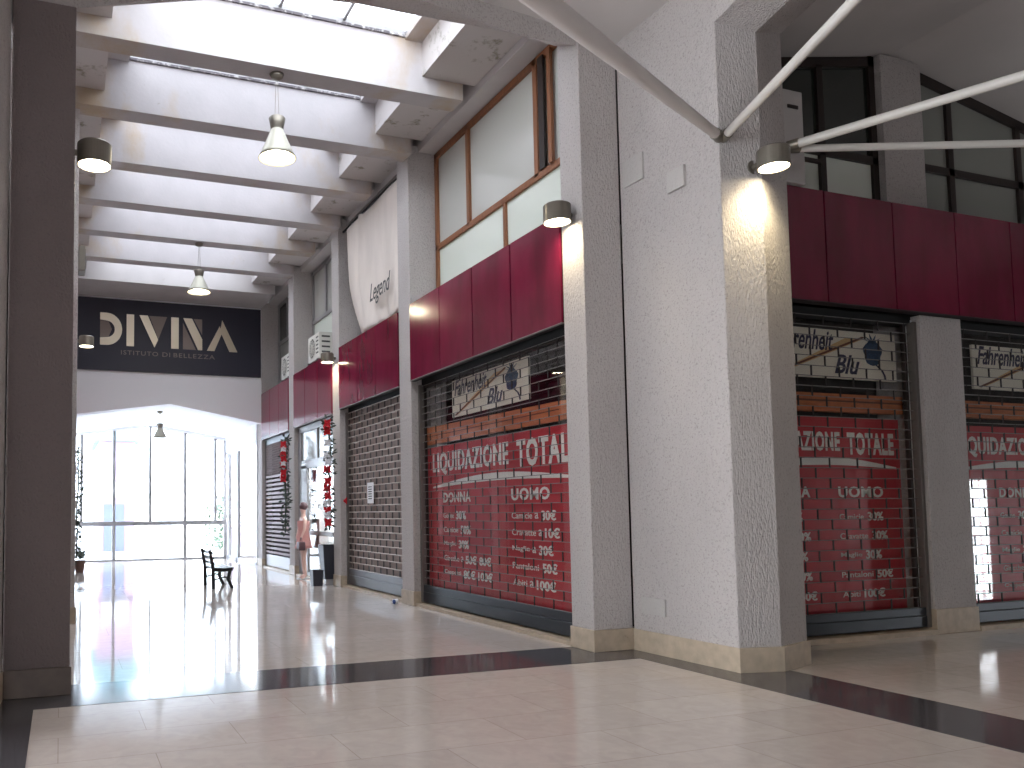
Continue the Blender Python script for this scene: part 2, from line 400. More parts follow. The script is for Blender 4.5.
# beam over the mouth of the right hand arm, springing from the corner pillar
rb = MB()
prof = [(5.975, 6.37, 6.30, 6.49), (5.2, 6.52, 6.46, 6.66), (4.2, 6.69, 6.62, 6.82), (3.0, 6.78, 6.72, 6.92), (1.8, 6.69, 6.62, 6.82), (.8, 6.52, 6.46, 6.66), (0, 6.37, 6.30, 6.49)]
rings = []
for y, a, b_, c in prof:
    rings.append([(6.06, y, a), (6.50, y-.085 if y > 3 else y, b_), (7.03, y+.09 if y > 3 else y, c), (7.03, y+.09 if y > 3 else y, 7.9), (6.06, y, 7.9)])
rb.loft(rings)
tag(rb.build('ridge_beam', M['concrete'], bevel=.006), 'rough concrete beam rising from the corner pillar out of the top of the photo', 'beam')

# ------------------------------------------------------------------ ceilings
pc = [(-3.2, 6.0), (-.46, 6.62), (2.8, 7.22), (4.9, 7.08), (6.03, 6.95), (6.10, 6.95)]
struct('ceiling', MB().prism_y(pc + [(6.10, 7.15), (2.8, 7.45), (-3.2, 6.2)], -8, 7.44), M['ceiling'])
tr = MB(); tr.box(5.84, 5.875, 5.99, 7.15, 6.80, 6.835)
rc = [(7.0, 6.93), (10.35, 7.56), (14.3, 6.84), (17.5, 6.2)]
struct('ceiling_right', MB().prism_y(rc + [(17.5, 6.4), (14.3, 7.05), (10.35, 7.8), (7.0, 7.15)], -8, 7.5), M['ceiling'])
struct('ceiling_top', MB().box(-14, 17.6, -9, 7.80, 7.9, 8.0).box(5.49, 17.6, 7.80, 23.3, 8.36, 8.5).box(-14, .2, 7.80, 23.3, 8.36, 8.5), M['ceiling'])  # unseen lid over the ceilings, added to stop sky light leaking in

# ------------------------------------------------------------------ skylight zone over the corridor
bys = [10.10, 11.92, 13.75, 15.55, 17.30, 19.12]
bw = ['nearest', 'second', 'third', 'fourth', 'fifth', 'sixth and farthest']
for y, w in zip(bys, bw):
    o = MB().box(.10, 5.495, y, y+.35, 7.55, 8.36).build('roof_beam', M['beam_white'], bevel=.005)
    tag(o, 'white plastered roof beam across the skylights, %s from the camera' % w, 'beam', 'roof beams under the skylights')
for side, (x0, x1) in (('right', (4.84, 5.72)), ('left', (-.06, .54))):
    edges = [7.82] + [v for y in bys for v in (y, y+.35)] + [21.0]
    m_ = MB()
    for k in range(0, len(edges), 2): m_.box(x0, x1, edges[k], edges[k+1], 7.80, 8.36)
    struct('ceiling_' + side + '_slab', m_, M['slab_stained'])
struct('trim_5', MB().box(4.58, 4.84, 7.82, 21.0, 8.30, 8.36).box(.54, .89, 7.82, 21.0, 8.30, 8.36), M['beam_white'])
# lintel beams that carry the roof, between the columns
for side, (x0, x1) in (('right', (5.69, 6.15)), ('left', (-.45, -.04))):
    m_ = MB(); m_.box(x0, x1, 7.80, 23.2, 7.68, 8.36)
    tag(m_.build('lintel_beam', M['beam_grey'], bevel=.005), 'long grey beam running along the top of the %s wall of the corridor' % side, 'beam')
tag(MB().box(.10, 5.5, 21.0, 22.62, 7.55, 8.36).build('end_beam', M['beam_grey'], bevel=.005), 'deep grey beam just above the dark gold lettered sign', 'beam')
edges = [7.82] + [v for y in bys for v in (y, y+.35)] + [21.0]
for k in range(7):
    y0, y1 = edges[2*k], edges[2*k+1]
    s = thing('skylight', 'glazed skylight in the corridor roof, number %s from the camera' % ['one', 'two', 'three', 'four', 'five', 'six', 'seven'][k], 'skylight', (2.73, (y0+y1)/2, 8.36), 'corridor skylights')
    s['kind'] = 'structure'; s.name = 'window_%d' % (k+1)
    for key in ('label', 'category', 'group'): del s[key]
    f = MB(); x0, x1 = .89, 4.58
    f.box(x0-.05, x0, y0-.02, y1+.02, 8.36, 8.43).box(x1, x1+.05, y0-.02, y1+.02, 8.36, 8.43)
    f.box(x0, x1, y0-.02, y0+.015, 8.36, 8.43).box(x0, x1, y1-.015, y1+.02, 8.36, 8.43)
    for q in (1.8, 2.73, 3.65): f.box(q-.02, q+.02, y0+.015, y1-.015, 8.39, 8.43)
    f.build('window_frame', M['grey_frame'], s)
    MB().box(x0, x1, y0, y1, 8.435, 8.445).build('pane', M['glass_sky'], s)
    MB().box(x0, x1, y1-.03, y1-.001, 8.325, 8.36).build('flashing', M['gap_dark'], s)

# ------------------------------------------------------------------ side walls behind the shop fronts
for side, sx in (('right', 1), ('left', -1)):
    X = (lambda v: v) if sx == 1 else (lambda v: 5.62 - v)
    m_ = MB(); m_.box(X(7.2), X(7.3), 7.8, 23.2, 0, 8.36)
    m_.box(X(5.72), X(7.2), 8.0, 19.2, 3.86, 4.98) if False else None
    struct('wall_' + side, m_, M['dark_room'])
struct('wall_right_ledge', MB().box(5.58, 7.2, 7.8, 22.6, 4.90, 4.99), M['concrete'])
struct('wall_left_ledge', MB().box(-.10, -1.5, 7.8, 22.6, 4.90, 4.99), M['concrete'])
# partitions between the shops, behind the columns
m_ = MB()
for y0, y1 in cols[1:]: m_.box(6.15, 7.2, y0+.1, y1-.1, 0, 8.36)
struct('wall_right_partition', m_, M['dark_room'])

# ------------------------------------------------------------------ maroon fascia panels
def fascia_y(x, ys, z0, z1, label, grp='maroon fascias over the shops', sgn=1):
    t = thing('fascia', label, 'fascia', (x, (ys[0]+ys[-1])/2, z0), grp)
    for a, b_ in zip(ys[:-1], ys[1:]):
        MB().box(x, x+sgn*.03, a+.014, b_-.014, z0+.015, z1-.01).build('panel', M['maroon'], t)
    MB().box(x+sgn*.03, x+sgn*.10, ys[0], ys[-1], z0, z1).build('backing', M['joint'], t)
    MB().box(x-sgn*.004, x+sgn*.03, ys[0], ys[-1], z0, z0+.015).build('edge_strip', M['steel'], t)
    return t
fascia_y(5.48, [7.80, 8.9, 9.93, 10.97, 12.09], 3.72, 5.03, 'glossy maroon panel fascia above the nearest sale window on the right')
fascia_y(5.48, [12.59, 13.63, 14.6, 15.71], 3.70, 5.02, 'glossy maroon fascia below the white tarpaulin')
fascia_y(5.48, [16.19, 17.2, 18.2, 19.19], 3.66, 5.02, 'maroon fascia above the glazed shop door')
fascia_y(5.48, [19.68, 20.65, 21.6, 22.59], 3.66, 5.02, 'farthest maroon fascia above the lattice shutter')
for a, b_, w in ((7.80, 12.09, 'nearest'), (12.59, 15.71, 'second'), (16.19, 19.19, 'third'), (19.68, 22.59, 'farthest')):
    fascia_y(.03, [a, (a+b_)/2, b_], 3.7, 5.02, 'maroon fascia on the hidden left side, %s bay' % w, sgn=-1)

# ------------------------------------------------------------------ upper windows, right wall
def upper_window(n, y0, y1, x, frame_m, z0, z1, trans, mull_up, mull_lo, up='pane_upper', lo='pane_lower', d=.05):
    w = thing('window_%d' % n, '', '', (x, (y0+y1)/2, z0)); w['kind'] = 'structure'
    for key in ('label', 'category'): del w[key]
    f = MB(); q = .045
    f.box(x-d, x+.03, y0, y0+2*q, z0, z1).box(x-d, x+.03, y1-2*q, y1, z0, z1)
    f.box(x-d, x+.03, y0, y1, z1-2.2*q, z1).box(x-d, x+.03, y0, y1, trans-q, trans+q)
    for y in mull_up: f.box(x-d, x+.03, y-q, y+q, trans, z1)
    for y in mull_lo: f.box(x-d, x+.03, y-q*.8, y+q*.8, z0, trans)
    f.build('window_frame', M[frame_m], w, bevel=.004)
    ed = [y0+q] + sorted(mull_up) + [y1-q]
    for a, b_ in zip(ed[:-1], ed[1:]): MB().box(x-.005, x+.01, a, b_, trans, z1-q).build('pane', M[up], w)
    ed = [y0+q] + sorted(mull_lo) + [y1-q]
    for a, b_ in zip(ed[:-1], ed[1:]): MB().box(x-.012, x+.01, a, b_, z0, trans).build('pane', M[lo], w)
    return w
wA = upper_window(8, 7.80, 12.09, 6.04, 'orange_wood', 4.99, 7.67, 6.03, [9.02, 10.93], [9.86])
# the sliding sash in the nearest bay stands a little open: a dark strip is put in for the shaded gap
MB().box(5.965, 6.0, 8.78, 8.90, 6.07, 7.60).build('sash', M['dark_frame'], wA)
MB().box(5.955, 6.0, 8.60, 8.68, 6.07, 7.60).build('sash', M['orange_wood'], wA)
upper_window(9, 12.59, 15.71, 6.04, 'grey_frame', 4.99, 7.67, 6.1, [13.6, 14.7], [14.1])
upper_window(10, 16.19, 19.19, 6.04, 'grey_frame', 4.99, 7.67, 6.35, [16.9, 18.1], [17.3])
upper_window(11, 19.68, 22.59, 6.04, 'grey_frame', 4.99, 7.67, 6.5, [20.6, 21.6], [21.0], up='pane_dark', lo='pane_dim')
m_ = MB().box(-.5, -.45, 7.8, 22.6, 5.0, 7.5)
struct('wall_left_upper', m_, M['concrete'])
struct('wall_left_front', MB().box(-.2, -.14, 7.8, 22.6, 0, 5.0), M['dark_room'])

# ------------------------------------------------------------------ roller shutters
def grille_on_wall(name, label, plane, a0, a1, z0, z1, row=.115, cell=.42, bar=.3, box_h=.10, axis='x', grp=None, side=1, link=.008, wire=.0055, bar_mat='steel_dark', wire_mat='steel'):
    """plane: the constant coordinate; axis 'x' means the shutter runs along y at x=plane; side: direction into the shop"""
    def B(mb, a, b_, d0, d1, u0, u1):
        if axis == 'x': mb.box(plane+side*d0, plane+side*d1, a, b_, u0, u1)
        else: mb.box(a, b_, plane+side*d0, plane+side*d1, u0, u1)
    loc = (plane, (a0+a1)/2, 0) if axis == 'x' else ((a0+a1)/2, plane, 0)
    t = thing(name, label, 'shutter', loc, grp)
    g = MB(); lk = MB(); n = int((z1-box_h-z0-bar)/row); row = (z1-box_h-z0-bar)/n
    for k in range(n+1):
        z = z0+bar+k*row
        p0, p1 = (a0+.05, a1-.05)
        pts = [(plane+side*.03, p0, z), (plane+side*.03, p1, z)] if axis == 'x' else [(p0, plane+side*.03, z), (p1, plane+side*.03, z)]
        g.tube(pts, wire, n=6)
        if k < n:
            c = a0+.05 + (cell/2 if k % 2 else 0) + .12
            while c < a1-.06:
                B(lk, c-link, c+link, .024, .036, z, z+row); c += cell
    ng = len(g.f); g.add(lk.v, lk.f); go = g.build('grille', M[wire_mat], t); go.data.materials.append(M['steel_link'])
    for p in go.data.polygons[ng:]: p.material_index = 1
    m_ = MB(); B(m_, a0+.03, a1-.03, 0, .05, z0+.02, z0+bar*.62); m_.build('bottom_bar', M[bar_mat], t, bevel=.01)
    m_ = MB(); B(m_, a0+.03, a1-.03, .006, .044, z0+bar*.62, z0+bar); m_.build('upper_bar', M['steel_dark' if bar_mat == 'steel_dark' else 'steel_mid'], t, bevel=.008)
    m_ = MB(); B(m_, a0, a1, .05, .2, z1-box_h, z1+(.1 if axis == 'x' else 0)); m_.build('roll_box', M['black'], t)
    for e0, e1 in ((a0, a0+.055), (a1-.055, a1)):
        m_ = MB(); B(m_, e0, e1, -.02, .07, z0+.02, z1-box_h+.02); m_.build('guide_rail', M['rail'], t, bevel=.004)
    return t
struct('trim_6', MB().box(5.52, 6.4, 7.8, 12.09, 0, .05).box(5.52, 6.4, 12.59, 15.71, 0, .05).box(5.52, 6.4, 16.19, 19.19, 0, .05).box(5.52, 6.4, 19.68, 22.59, 0, .05), M['plinth'])
grille_on_wall('roller_shutter', 'see-through steel roller shutter over the red sale window left of the corner pillar', 5.64, 7.80, 12.09, .05, 3.74, bar=.30)
grille_on_wall('roller_shutter', 'brownish steel roller shutter with a white notice, left of the red sale window', 5.64, 12.59, 15.71, .05, 3.72, bar=.34, row=.125, cell=.30, link=.018, wire=.012, bar_mat='steel_mid', wire_mat='steel_pale')

# window glass and contents of the nearest right shop
def shop_window(n, axis, plane, a0, a1, z0, z1, side, m='shop_glass'):
    w = thing('window_%d' % n, '', '', (plane, (a0+a1)/2, z0) if axis == 'x' else ((a0+a1)/2, plane, z0)); w['kind'] = 'structure'
    for key in ('label', 'category'): del w[key]
    p = MB(); f = MB()
    def B(mb, a, b_, d0, d1, u0, u1):
        if axis == 'x': mb.box(plane+side*d0, plane+side*d1, a, b_, u0, u1)
        else: mb.box(a, b_, plane+side*d0, plane+side*d1, u0, u1)
    B(p, a0+.04, a1-.04, 0, .01, z0+.04, z1-.04)
    B(f, a0, a0+.05, -.02, .03, z0, z1); B(f, a1-.05, a1, -.02, .03, z0, z1); B(f, a0, a1, -.02, .03, z0, z0+.05); B(f, a0, a1, -.02, .03, z1-.05, z1)
    p.build('pane', M[m], w); f.build('window_frame', M['dark_frame'], w)
    return w
shop_window(12, 'x', 5.728, 7.81, 12.09, .06, 3.66, 1)

def wallR(x0):                  # board on a plane x = x0, seen from -x : u runs towards -y
    return lambda u, v, w: (x0 - w, -u, v)
def wallB(y0):                  # board on a plane y = y0, seen from -y : u runs towards +x
    return lambda u, v, w: (u, y0 - w, v)

def flat_sign(fn, u0, u1, v0, v1, name, label, cat, board_mat, thick=.03):
    c = fn((u0+u1)/2, v0, 0)
    t = thing(name, label, cat, c)
    m_ = MB(); put_flat(m_, [(u0, v0), (u1, v0), (u1, v1), (u0, v1)], [(0, 1, 2, 3)], lambda u, v, w: fn(u, v, w-.001), thick)
    put_flat(m_, [(u0, v0), (u1, v0), (u1, v1), (u0, v1)], [(0, 1, 2, 3)], lambda u, v, w: fn(u, v, -.001), 0)
    m_.build('board', M[board_mat], t)
    return t
def fahrenheit(fn, u0, u1, v0, v1, label):
    t = flat_sign(fn, u0, u1, v0, v1, 'shop_sign', label, 'sign', 'sign_white')
    W, H = u1-u0, v1-v0
    F = lambda u, v, w: fn(u0+u*W, v0+v*H, .03+w)
    g = MB(); poly(g, [(.06, .06), (.10, .06), (.74, .86), (.60, .86)], F, .002); g.build('ribbon', M['ink_gold'], t)
    g = MB(); stroke(g, [(.05, .04), (.40, .48), (.74, .90)], .028, F, .004); g.build('ribbon_edge', M['ink_brown'], t)
    g = MB(); put_text(g, 'Fahrenheit', .04, .50, .56, .98, F, .004, shear=.35, bold=.012); g.build('lettering', M['ink_blue'], t); g = MB(); put_text(g, 'Blu', .50, .70, .10, .50, F, .004, shear=.4, bold=.02)
    g.build('lettering', M['ink_blue'], t)
    g = MB(); pts = []
    for k in range(20):
        a = 2*PI*k/20; pts.append((.81 + .072*math.cos(a)*(1+.15*math.sin(5*a)), .58 + .27*math.sin(a)))
    poly(g, pts, F, .006)
    for k in range(5): a = .5+k*.6; poly(g, [(.80, .80), (.80+.09*math.cos(a), .84+.14*math.sin(a)), (.825, .80)], F, .006)
    g.build('rose', M['rose_blue'], t)
    g = MB(); stroke(g, [(.835, .33), (.88, .22), (.90, .12), (.905, .03)], .014, F, .005); g.build('stem', M['ink_blue'], t)
    return t
fahrenheit(wallR(5.79), -11.13, -8.97, 3.01, 3.58, 'white shop sign with a blue rose behind the shutter left of the pillar')

def banner(fn, u0, u1, v0, v1, lines_l, lines_r, label, tx0, tx1, vt0, vt1, ul, ur, vl, sz, pitch):
    t = flat_sign(fn, u0, u1, v0, v1, 'sale_banner', label, 'banner', 'banner_red', .01)
    F = lambda u, v, w: fn(u, v, .01+w)
    words('LIQUIDAZIONE TOTALE', tx0, tx1, vt0, vt1, F, 'headline', M['letter_white'], t, .004, bold=.035, space=1.12)
    g = MB(); n = 14; up = []; lo = []
    for k in range(n+1):
        s_ = k/n; u = tx0 + (tx1-tx0)*s_; v = vt0 - .20*sz + .10*sz*math.sin(PI*s_) ; h = .012 + .045*sz*math.sin(PI*min(1, s_*1.02))
        up.append((u, v+h)); lo.append((u, v-h))
    for k in range(n): put_flat(g, [lo[k], lo[k+1], up[k+1], up[k]], [(0, 1, 2, 3)], F, .004)
    g.build('underline', M['letter_white'], t)
    for u, lines in ((ul, lines_l), (ur, lines_r)):
        v = vl
        for i, s_ in enumerate(lines):
            h = (.17 if i == 0 else .11) * sz
            g = MB()
            if i == 0:
                put_text(g, s_, u, u+.95*sz, v-h, v, F, .004, bold=.03, space=1.1)
            else:
                a, b_ = s_.rsplit('|', 1)
                w1 = .075*sz*len(a)
                words(a, u, u+w1, v-h*.9, v-h*.1, F, 'lettering', M['letter_white'], t, .004, bold=.004)
                words(b_, u+w1+.07*sz, u+w1+(.07+.115*len(b_))*sz, v-h*1.1, v+h*.15, F, 'price', M['letter_white'], t, .004, bold=.03)
            if i == 0: g.build('lettering', M['letter_white'], t)
            v -= (pitch if i else pitch*1.40)
    return t
banner(wallR(5.775), -12.05, -7.84, .07, 2.60,
       ['DONNA', 'Gonne|30%', 'Camicie|50%', 'Maglie|30%', 'Giacche a|50€ 80€', 'Cappotti|80€ 100€'],
       ['UOMO', 'Camicie a|30€', 'Cravatte a|10€', 'Maglie a|30€', 'Pantaloni|50€', 'Abiti a|100€'],
       'large red clearance sale banner behind the shutter left of the pillar', -11.86, -7.90, 2.13, 2.50, -11.50, -9.46, 1.85, .95, .222)
# wooden pelmet with a rounded end, and the darker frieze below it
t = thing('wooden_pelmet', 'long orange brown wooden pelmet with rounded end, left of the corner pillar', 'pelmet', (5.77, 10, 2.65))
pp = [(12.05, 2.65), (12.05, 2.94)] + [(8.25 - .30*math.sin(a), 2.77 + .12*math.cos(a)) for a in [PI*k/8 for k in range(9)]]
MB().prism_x([(y, z) for y, z in pp], 5.755, 5.80).build('board', M['wood_trim'], t)
MB().box(5.75, 5.755, 8.3, 12.05, 2.78, 2.795).build('groove', M['ink_brown'], t)

# ------------------------------------------------------------------ second bay: notice on the shutter
t = thing('paper_notice', 'white paper notice fixed to the brownish roller shutter', 'notice', (5.64, 14.35, 1.7))
pts = [(-14.5, 1.72), (-14.18, 1.72), (-14.18, 2.12), (-14.5, 2.12)]
g = MB(); put_flat(g, pts, [(0, 1, 2, 3)], wallR(5.632), .006); g.build('sheet', M['paper'], t)
g = MB()
for k in range(6): put_flat(g, [(-14.44, 1.80+.045*k), (-14.26, 1.80+.045*k), (-14.26, 1.82+.045*k), (-14.44, 1.82+.045*k)], [(0, 1, 2, 3)], wallR(5.625), .003)
g.build('print', M['ac_dark'], t)
struct('wall_right_lining', MB().box(5.72, 5.76, 12.59, 15.71, .05, 3.62), mat('brown paper behind glass', rgb(156, 140, 134), .8, noise=(2, .2, (1, 1, 1))))
# dark merchandise-free background of the first shop
struct('wall_right_backing', MB().box(6.3, 6.34, 7.95, 12.1, .05, 4.85), M['dark_room'])

# ------------------------------------------------------------------ third bay: glazed door and lit shop
t = thing('door_1', '', '', (5.9, 17.69, .05)); t['kind'] = 'structure'
for key in ('label', 'category'): del t[key]
f = MB(); xx = (5.60, 5.67)
for a, b_, z0, z1 in ((16.19, 16.48, .05, 3.7), (18.45, 19.19, .05, 2.7), (18.95, 19.19, 2.7, 3.7)): f.box(*xx, a, b_, z0, z1)
f.box(*xx, 16.48, 18.95, 2.62, 2.82).box(*xx, 16.48, 18.95, 3.52, 3.7).box(*xx, 17.60, 17.70, 2.82, 3.52).box(*xx, 16.48, 18.95, .05, .13)
f.build('door_frame', M['grey_frame'], t, bevel=.005)
MB().box(5.63, 5.64, 16.48, 18.95, .13, 2.62).build('pane', M['glass'], t)
MB().box(5.63, 5.645, 16.48, 17.6, 2.82, 3.52).build('transom_pane', M['pane_dim'], t)
MB().box(5.63, 5.645, 17.7, 18.95, 2.82, 3.52).build('transom_pane', M['pane_dim'], t)
MB().box(5.58, 5.62, 16.5, 18.93, 1.02, 1.12).build('push_bar', M['steel'], t)
struct('wall_right_shop', MB().box(7.1, 7.18, 16.19, 19.19, .05, 3.9).box(5.95, 7.1, 16.1, 16.18, .05, 3.9).box(5.95, 7.1, 19.2, 19.28, .05, 3.9).box(5.95, 7.18, 16.1, 19.28, 3.8, 3.86), M['light_wall'])
t = thing('ceiling_light', 'added unseen strip light inside the shop behind the glazed door', 'light', (6.5, 17.7, 3.72))  # unseen lamp, added to brighten the room behind the door
MB().box(6.2, 6.9, 16.6, 18.8, 3.72, 3.80).build('housing', M['white_frame'], t); MB().box(6.25, 6.85, 16.65, 18.75, 3.70, 3.72).build('diffuser', M['added_panel_light'], t)

# ------------------------------------------------------------------ fourth bay: slatted shutter with lattice top
t = thing('slatted_shutter', 'far roller shutter with horizontal slats and a diamond lattice top', 'shutter', (5.62, 21.1, 0))
g = MB(); z = .42
while z < 2.55: g.box(5.60, 5.63, 19.74, 22.53, z, z+.065); z += .118
g.build('slats', M['slat'], t)
g = MB(); dz = .14
for k in range(-10, 32):
    for s_ in (1, -1):
        y0 = 19.74 + k*.13; pts = []
        a0, a1 = (y0, 2.58), (y0 + s_*.9, 3.5)
        # clip to the opening
        q0, q1 = Vector(a0), Vector(a1)
        def clip(p, q, lo, hi):
            d = q - p; t0, t1 = 0, 1
            if abs(d.x) > 1e-6:
                ta, tb = sorted(((lo-p.x)/d.x, (hi-p.x)/d.x)); t0 = max(t0, ta); t1 = min(t1, tb)
            return None if t0 >= t1 else (p + d*t0, p + d*t1)
        c = clip(q0, q1, 19.74, 22.53)
        if c: g.tube([(5.615, c[0].x, c[0].y), (5.615, c[1].x, c[1].y)], .010, n=5)
g.build('lattice', M['slat'], t)
MB().box(5.60, 5.65, 19.72, 22.55, .06, .38).build('bottom_bar', M['white_frame'], t, bevel=.01)
for q in (19.68, 22.52): MB().box(5.59, 5.66, q, q+.07, .06, 3.6).build('guide_rail', M['rail'], t)
MB().box(5.60, 5.9, 19.68, 22.59, 3.5, 3.75).build('roll_box', M['steel_dark'], t)
struct('wall_right_dark', MB().box(5.80, 5.84, 19.68, 22.59, .05, 3.62), mat('dark mauve backing', rgb(58, 40, 48), .8))

# ------------------------------------------------------------------ tarpaulin over the second upper window
t = thing('tarpaulin', 'creamy white draped tarpaulin with a script word hanging at an upper window', 'tarpaulin', (5.56, 14.1, 7.45))
N, K = 44, 22; vs = []; fs = []
for j in range(K+1):
    v = j/K
    yr = 12.62; yl = 15.38 - .12*v - .75*max(0, v-.45)**1.5*2.0
    zt = 7.46; zb = 5.05
    for i in range(N+1):
        u = i/N; y = yr + (yl-yr)*u
        fold = .035*math.sin(u*9+v*1.5)*(.3+v) + .05*math.exp(-((u-.70-.05*v)/.03)**2)*(1-.3*v) + .02*math.sin(u*31)*v
        vs.append((5.58 - fold, y, zt + (zb-zt)*v))
for j in range(K):
    for i in range(N): a = j*(N+1)+i; fs.append((a, a+1, a+N+2, a+N+1))
tp = MB().add(vs, fs, True).build('sheet', M['tarp'], t); sm = tp.modifiers.new('thick', 'SOLIDIFY'); sm.thickness = .006
g = MB(); put_text(g, 'Legend', -13.92, -12.92, 5.42, 5.86, wallR(5.50), .004, shear=.35, bold=.004); g.build('lettering', M['ac_dark'], t)
MB().tube([(5.58, 12.6, 7.47), (5.58, 15.6, 7.47)], .025).build('top_rail', M['black'], t)

# ------------------------------------------------------------------ end of the corridor: sign wall, low hall, glazed front
gy = 22.62
gw = [(.12, 4.24), (2.86, 4.64), (5.5, 4.16), (5.5, 7.56), (.12, 7.56)]
struct('wall_far_gable', MB().prism_y(gw, gy, gy+.25), M['wall_white'])
t = thing('shop_sign', 'wide anthracite sign with large gold letters across the far wall', 'sign', (2.8, gy-.03, 5.5))
MB().box(.14, 5.47, gy-.05, gy-.001, 5.50, 7.5).build('panel', M['sign_dark'], t)
F = wallB(gy-.05)
fx = lambda px: .96 + (px-190)/(865-190)*3.81 - .055*math.sin(PI*(px-190)/675)
def FZ(u, v):
    # v: 0 at the base of the letters, 1 at their top
    return 6.20 + v*.89
def L(pts): return [(fx(a), FZ(a, b_)) for a, b_ in pts]
g = MB()
c0 = fx(222); n = 18
arc = [PI/2 - PI*k/n for k in range(n+1)]
ro, ri = fx(298)-c0, fx(262)-c0
for k in range(n):
    a, b_ = arc[k], arc[k+1]
    put_flat(g, [(c0+ri*math.cos(a), 6.645+.445*.52*math.sin(a)), (c0+ri*math.cos(b_), 6.645+.445*.52*math.sin(b_)), (c0+ro*math.cos(b_), 6.645+.445*math.sin(b_)), (c0+ro*math.cos(a), 6.645+.445*math.sin(a))], [(0, 1, 2, 3)], F, .03)
poly(g, L([(190, .78), (222, .76), (222, 1), (190, 1)]), F, .03); poly(g, L([(190, 0), (222, 0), (222, .24), (190, .22)]), F, .03)
g.build('letter_d', M['gold'], t)
g = MB(); poly(g, L([(190, .24), (232, .26), (248, .5), (232, .74), (190, .76)]), F, .012)
g.build('letter_infill', M['gold_dull'], t)
g = MB(); poly(g, L([(320, 0), (357, 0), (357, 1), (320, 1)]), F, .03); g.build('letter_i', M['gold'], t)
g = MB(); poly(g, L([(383, 1), (425, 1), (476, .25), (458, 0)]), F, .03); g.build('letter_v', M['gold'], t)
g = MB(); poly(g, L([(432, 1), (520, 1), (478, .28)]), F, .012); g.build('letter_infill', M['gold_dull'], t)
g = MB(); poly(g, L([(540, 0), (577, 0), (577, 1), (540, 1)]), F, .03); g.build('letter_i', M['gold'], t)
g = MB(); poly(g, L([(600, 1), (642, 1), (692, .35), (692, 0), (672, 0)]), F, .03); g.build('letter_n', M['gold'], t)
g = MB(); poly(g, L([(598, 0), (662, 0), (598, .85)]), F, .012); poly(g, L([(650, 1), (692, 1), (692, .5)]), F, .012); g.build('letter_infill', M['gold_dull'], t)
g = MB(); poly(g, L([(790, 1.02), (865, 0), (826, 0), (781, .66)]), F, .03); poly(g, L([(778, .82), (790, .60), (752, 0), (715, 0)]), F, .022); g.build('letter_a', M['gold'], t)
words('ISTITUTO DI BELLEZZA', 1.52, 4.15, 5.96, 6.08, F, 'lettering', M['gold_dull'], t, .01, bold=.0, space=1.15)
# low hall
hc = [(.12, 4.22), (2.86, 4.64), (5.6, 4.18), (5.6, 4.4), (2.86, 4.85), (.12, 4.45)]
struct('ceiling_far', MB().prism_y(hc, gy+.25, 28.0), M['wall_white'])
struct('wall_far_left', MB().box(.0, .12, 22.7, 28.0, 0, 4.6), M['wall_white'])
t = thing('window_14', '', '', (2.8, 27.9, 0)); t['kind'] = 'structure'
for key in ('label', 'category'): del t[key]
f = MB()
def top(x): return 4.11 + (x-.12)/2.74*.42 if x < 2.86 else 4.53 - (x-2.86)/2.74*.46
for x in (.17, .64, 1.68, 2.87, 4.05, 5.1, 5.45): f.box(x-.05, x+.05, 27.82, 27.9, 1.2, top(x)+.02)
for x in (.17, 1.68, 4.05, 5.45): f.box(x-.06, x+.06, 27.8, 27.9, 0, 1.2)
f.box(.12, 5.5, 27.78, 27.9, 1.17, 1.32).box(.12, 5.5, 27.82, 27.9, 0, .05)
f.build('window_frame', M['grey_frame'], t, bevel=.005)
MB().prism_y([(.15, .05), (5.5, .05), (5.5, 4.08), (2.86, 4.53), (.15, 4.12)], 27.86, 27.865).build('pane', M['glass_end'], t)
struct('wall_far_header', MB().prism_y([(.12, 4.11), (2.86, 4.53), (5.5, 4.07), (5.5, 4.6), (.12, 4.6)], 27.83, 27.93), M['wall_white'])
t = thing('window_15', '', '', (5.5, 25.6, 0)); t['kind'] = 'structure'
for key in ('label', 'category'): del t[key]
f = MB()
for y, hw in ((23.22, .06), (26.1, .16), (27.55, .10)): f.box(5.48, 5.60, y-hw, y+hw, 0, 3.66)
f.box(5.48, 5.58, 23.15, 27.8, 3.6, 3.7).box(5.48, 5.58, 23.15, 27.8, 0, .1)
f.build('window_frame', M['white_frame'], t, bevel=.005)
MB().box(5.53, 5.54, 23.2, 27.7, .1, 3.6).build('pane', M['glass'], t)
struct('wall_far_right', MB().box(5.46, 5.60, 23.15, 27.9, 3.7, 4.35), M['wall_white'])
struct('wall_far_shop', MB().box(7.2, 7.3, 23.2, 28.0, 0, 4.4).box(5.6, 7.3, 27.9, 28.0, 0, 1.0).box(5.6, 7.3, 23.2, 28.0, 4.3, 4.4), M['wall_white'])
MBg = MB().box(-14, 22, 27.96, 60, -.3, -.05)
struct('floor_outside', MBg, M['ground'])
